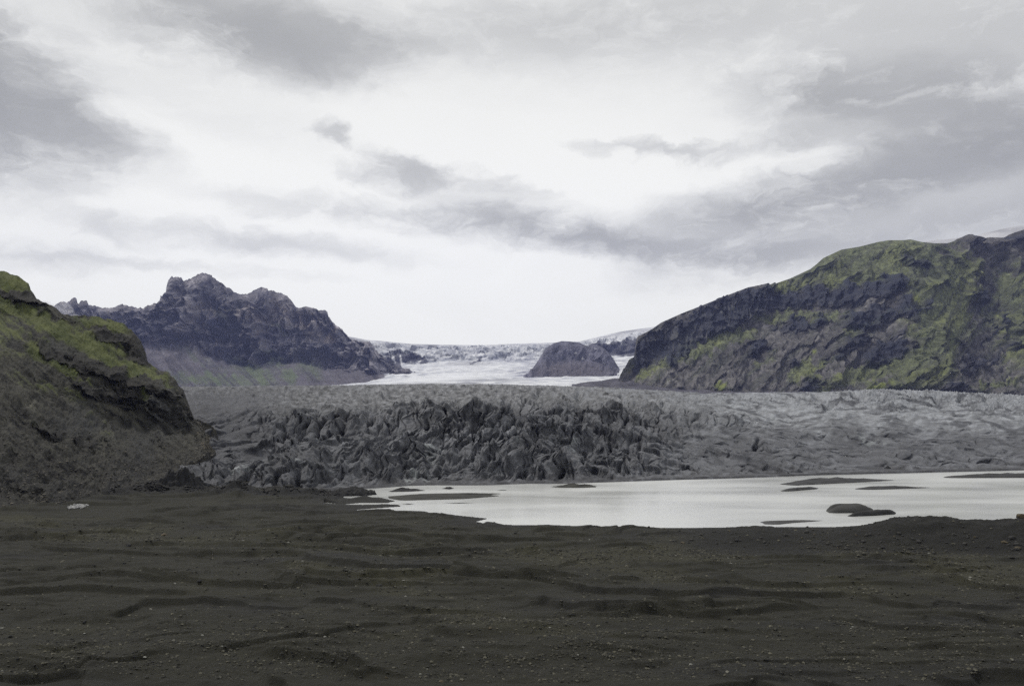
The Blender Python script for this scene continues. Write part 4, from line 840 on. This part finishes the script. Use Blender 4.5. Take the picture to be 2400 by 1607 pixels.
# black rubble heaps along the glacier toe and the gap below the hill
n = 11000; hx = r.rand(n)
cx_ = 215 + 630 * hx; cy0 = np.interp(cx_, [215, 300, 400, 560, 700, 780, 905], [1172, 1162, 1158, 1160, 1162, 1158, 1152])
lump = fbm(cx_ / 32, cx_ * 0 + .4, 3, 620)
off_ = r.normal(0, 1, n)
py_r = cy0 + off_ * 4.2
Dr = H * F / (py_r - HZ); hgt = np.clip(.9 + 1.5 * lump + 1.0 * fbm(cx_ / 9, off_ * .4, 3, 622), 0, 2.6) * np.exp(-off_ ** 2 * .7) * r.rand(n)
keep = r.rand(n) < ss(865, 660, cx_) * ss(-.45, .35, lump) + .04
hgt = hgt * .55 * ss(845, 640, cx_) * (.4 + .6 * ss(-.2, .4, lump)) + .15
gi = np.clip(np.searchsorted(U, cx_), 0, len(U) - 1); gyc = GND[1][:, 0]; gj = np.clip(np.searchsorted(gyc, Dr), 0, len(gyc) - 1)
pts = np.stack([(cx_ - 1200) / F * Dr, Dr, np.maximum(GND[2][gj, gi], 0) + hgt * .4], 1)
sz = .12 + .42 * r.rand(n) ** 3; cols = np.full((n, 3), .02) * (1 + .8 * r.rand(n, 1)) * np.array([1, .97, .9])
pts, sz, cols = pts[keep], sz[keep], cols[keep]
scatter('rubble', pts, sz, cols, M_rock, 'black rubble heaped along the foot of the dirty ice', seed=9)
# water worn boulders in the stream below the hill, white foam
n = 150; cx_ = 160 + 46 * r.rand(n); py_r = 1190 - (cx_ - 160) * .12 + r.normal(0, 2.2, n); Dr = (H - .5) * F / (py_r - HZ)
pts = np.array([gz(a, b, 240) for a, b in zip(cx_, py_r)]); pts[:, 2] += .1
fo = scatter('rapids_foam', pts, .12 + .3 * r.rand(n) ** 2, np.full((n, 3), .30), M_rock, 'white foaming rapids where a stream leaves the near hill', seed=12)

# dark debris cones on the far shore
def cone(px, py, hpx, label):
    D = float(bz(py)) ; s = hpx / F * D
    A = np.linspace(0, 2 * np.pi, 25); R = np.linspace(1, 0, 12)
    AA, RR = np.meshgrid(A, R)
    rad_ = RR * s * 1.15 * (1 + .15 * np.sin(3 * AA) + .1 * np.sin(5 * AA + 1))
    x = (px - 1200) / F * D + rad_ * np.cos(AA); y = D + rad_ * np.sin(AA) * .9; z = s * 1.05 * (1 - RR) ** 1.1 + .06 * s * np.sin(7 * AA + 9 * RR) * RR + .35
    z[0] -= .6
    C = np.full(x.shape + (3,), .014)
    grid_obj('debris_cone', x, y, z, C, M_rock, label=label, cat='debris cone')
def heap(px, py, wpx, hpx, label, seed):
    D = float(bz(py)); k = D / F; cx_h = (px - 1200) * k
    gx = np.linspace(-1, 1, 110); gy = np.linspace(-1, 1, 70); GX_, GY_ = np.meshgrid(gx, gy)
    x = cx_h + GX_ * wpx * k; y = D + 4 + GY_ * wpx * k * .8
    q_ = np.hypot(GX_, GY_) + .18 * fbm(GX_ * 3 + seed, GY_ * 3, 3, 650)
    z = hpx * k * ss(1.0, .05, q_) * (1 + .35 * fbm(x / 2.2, y / 2.2, 4, 651)) + ss(1, .7, q_) * (.5 * ridged(x / 1.1, y / 1.1, 4, 652) + .2) - 1.2 * ss(.8, 1.05, q_) + .3
    C = np.full(x.shape + (3,), .019) * (1 + .6 * fbm(x / .7, y / .7, 3, 653))[..., None]
    grid_obj('debris_heap', x, y, z, C, M_rock, label=label, cat='debris heap')
heap(408, 1158, 74, 52, 'large black debris heap wedged between the near hill and the ice', 1)
heap(300, 1168, 60, 16, 'low black debris heap at the foot of the near hill, left of the large one', 5)
heap(820, 1162, 60, 10, 'low black debris heap on the shore at the left tip of the lake', 9)
cone(2081, 1101, 8, 'small sharp black debris cone on the far shore under the ice slope')
cone(1957, 1102, 4, 'low black debris cone left of the sharp one on the far shore')
cone(1847, 1112, 4, 'low black debris heap beside the narrow pool at the ice foot')

# scrap of low cloud hanging beside the far left peaks
import bmesh
bm = bmesh.new()
for (px, py, rx, rz_, dy) in [(120, 724, 52, 22, 0), (146, 722, 46, 26, 10), (160, 732, 34, 20, -14), (104, 712, 26, 14, 6), (176, 742, 22, 12, 4)]:
    c = at(px, py, 4350)
    m_ = mathutils.Matrix.Translation((c[0], c[1] + dy, c[2])) @ mathutils.Matrix.Diagonal((rx, 40, rz_, 1))
    bmesh.ops.create_icosphere(bm, subdivisions=3, radius=1, matrix=m_)
for v_ in bm.verts:
    n_ = mathutils.noise.noise_vector(v_.co / 22)
    v_.co += n_ * 12
me = bpy.data.meshes.new('mist'); bm.to_mesh(me); bm.free()
mm = bpy.data.materials.new('mist_air'); mm.use_nodes = True; t = mm.node_tree; t.nodes.clear()
o_ = N(t, 'ShaderNodeOutputMaterial'); v = N(t, 'ShaderNodeVolumePrincipled'); v.inputs['Color'].default_value = (.97, .97, 1, 1); v.inputs['Density'].default_value = .009
t.links.new(v.outputs[0], o_.inputs['Volume']); me.materials.append(mm)
link(bpy.data.objects.new('mist', me), label='small white scrap of low cloud beside the far left peaks', kind='stuff')

# ------------------------------------------------------------------ air
mh = bpy.data.materials.new('haze_air'); mh.use_nodes = True
t = mh.node_tree; t.nodes.clear()
o_ = N(t, 'ShaderNodeOutputMaterial'); v = N(t, 'ShaderNodeVolumePrincipled')
v.inputs['Color'].default_value = (.46, .53, 1.0, 1); v.inputs['Density'].default_value = .000032; v.inputs['Anisotropy'].default_value = 0.0
t.links.new(v.outputs[0], o_.inputs['Volume'])
bx0, bx1, by0, by1, bz0, bz1 = -4500, 6500, -600, 7700, -14, 1250
co = np.array([(x, y, z) for z in (bz0, bz1) for y in (by0, by1) for x in (bx0, bx1)])
f = np.array([(0, 2, 3, 1), (4, 5, 7, 6), (0, 1, 5, 4), (2, 6, 7, 3), (0, 4, 6, 2), (1, 3, 7, 5)])
raw_mesh('haze', co, f, None, mh, False, kind='stuff', label='thin blue haze in the valley air')
sc.cycles.volume_bounces = 1
sc.cycles.max_bounces = 4
sc.cycles.diffuse_bounces = 2
sc.cycles.glossy_bounces = 2
sc.cycles.use_adaptive_sampling = True
sc.cycles.adaptive_threshold = 0.006
sc.cycles.use_denoising = False
sc.cycles.denoiser = 'OPENIMAGEDENOISE'
sc.cycles.denoising_input_passes = 'RGB_ALBEDO_NORMAL'
sc.cycles.denoising_prefilter = 'ACCURATE'
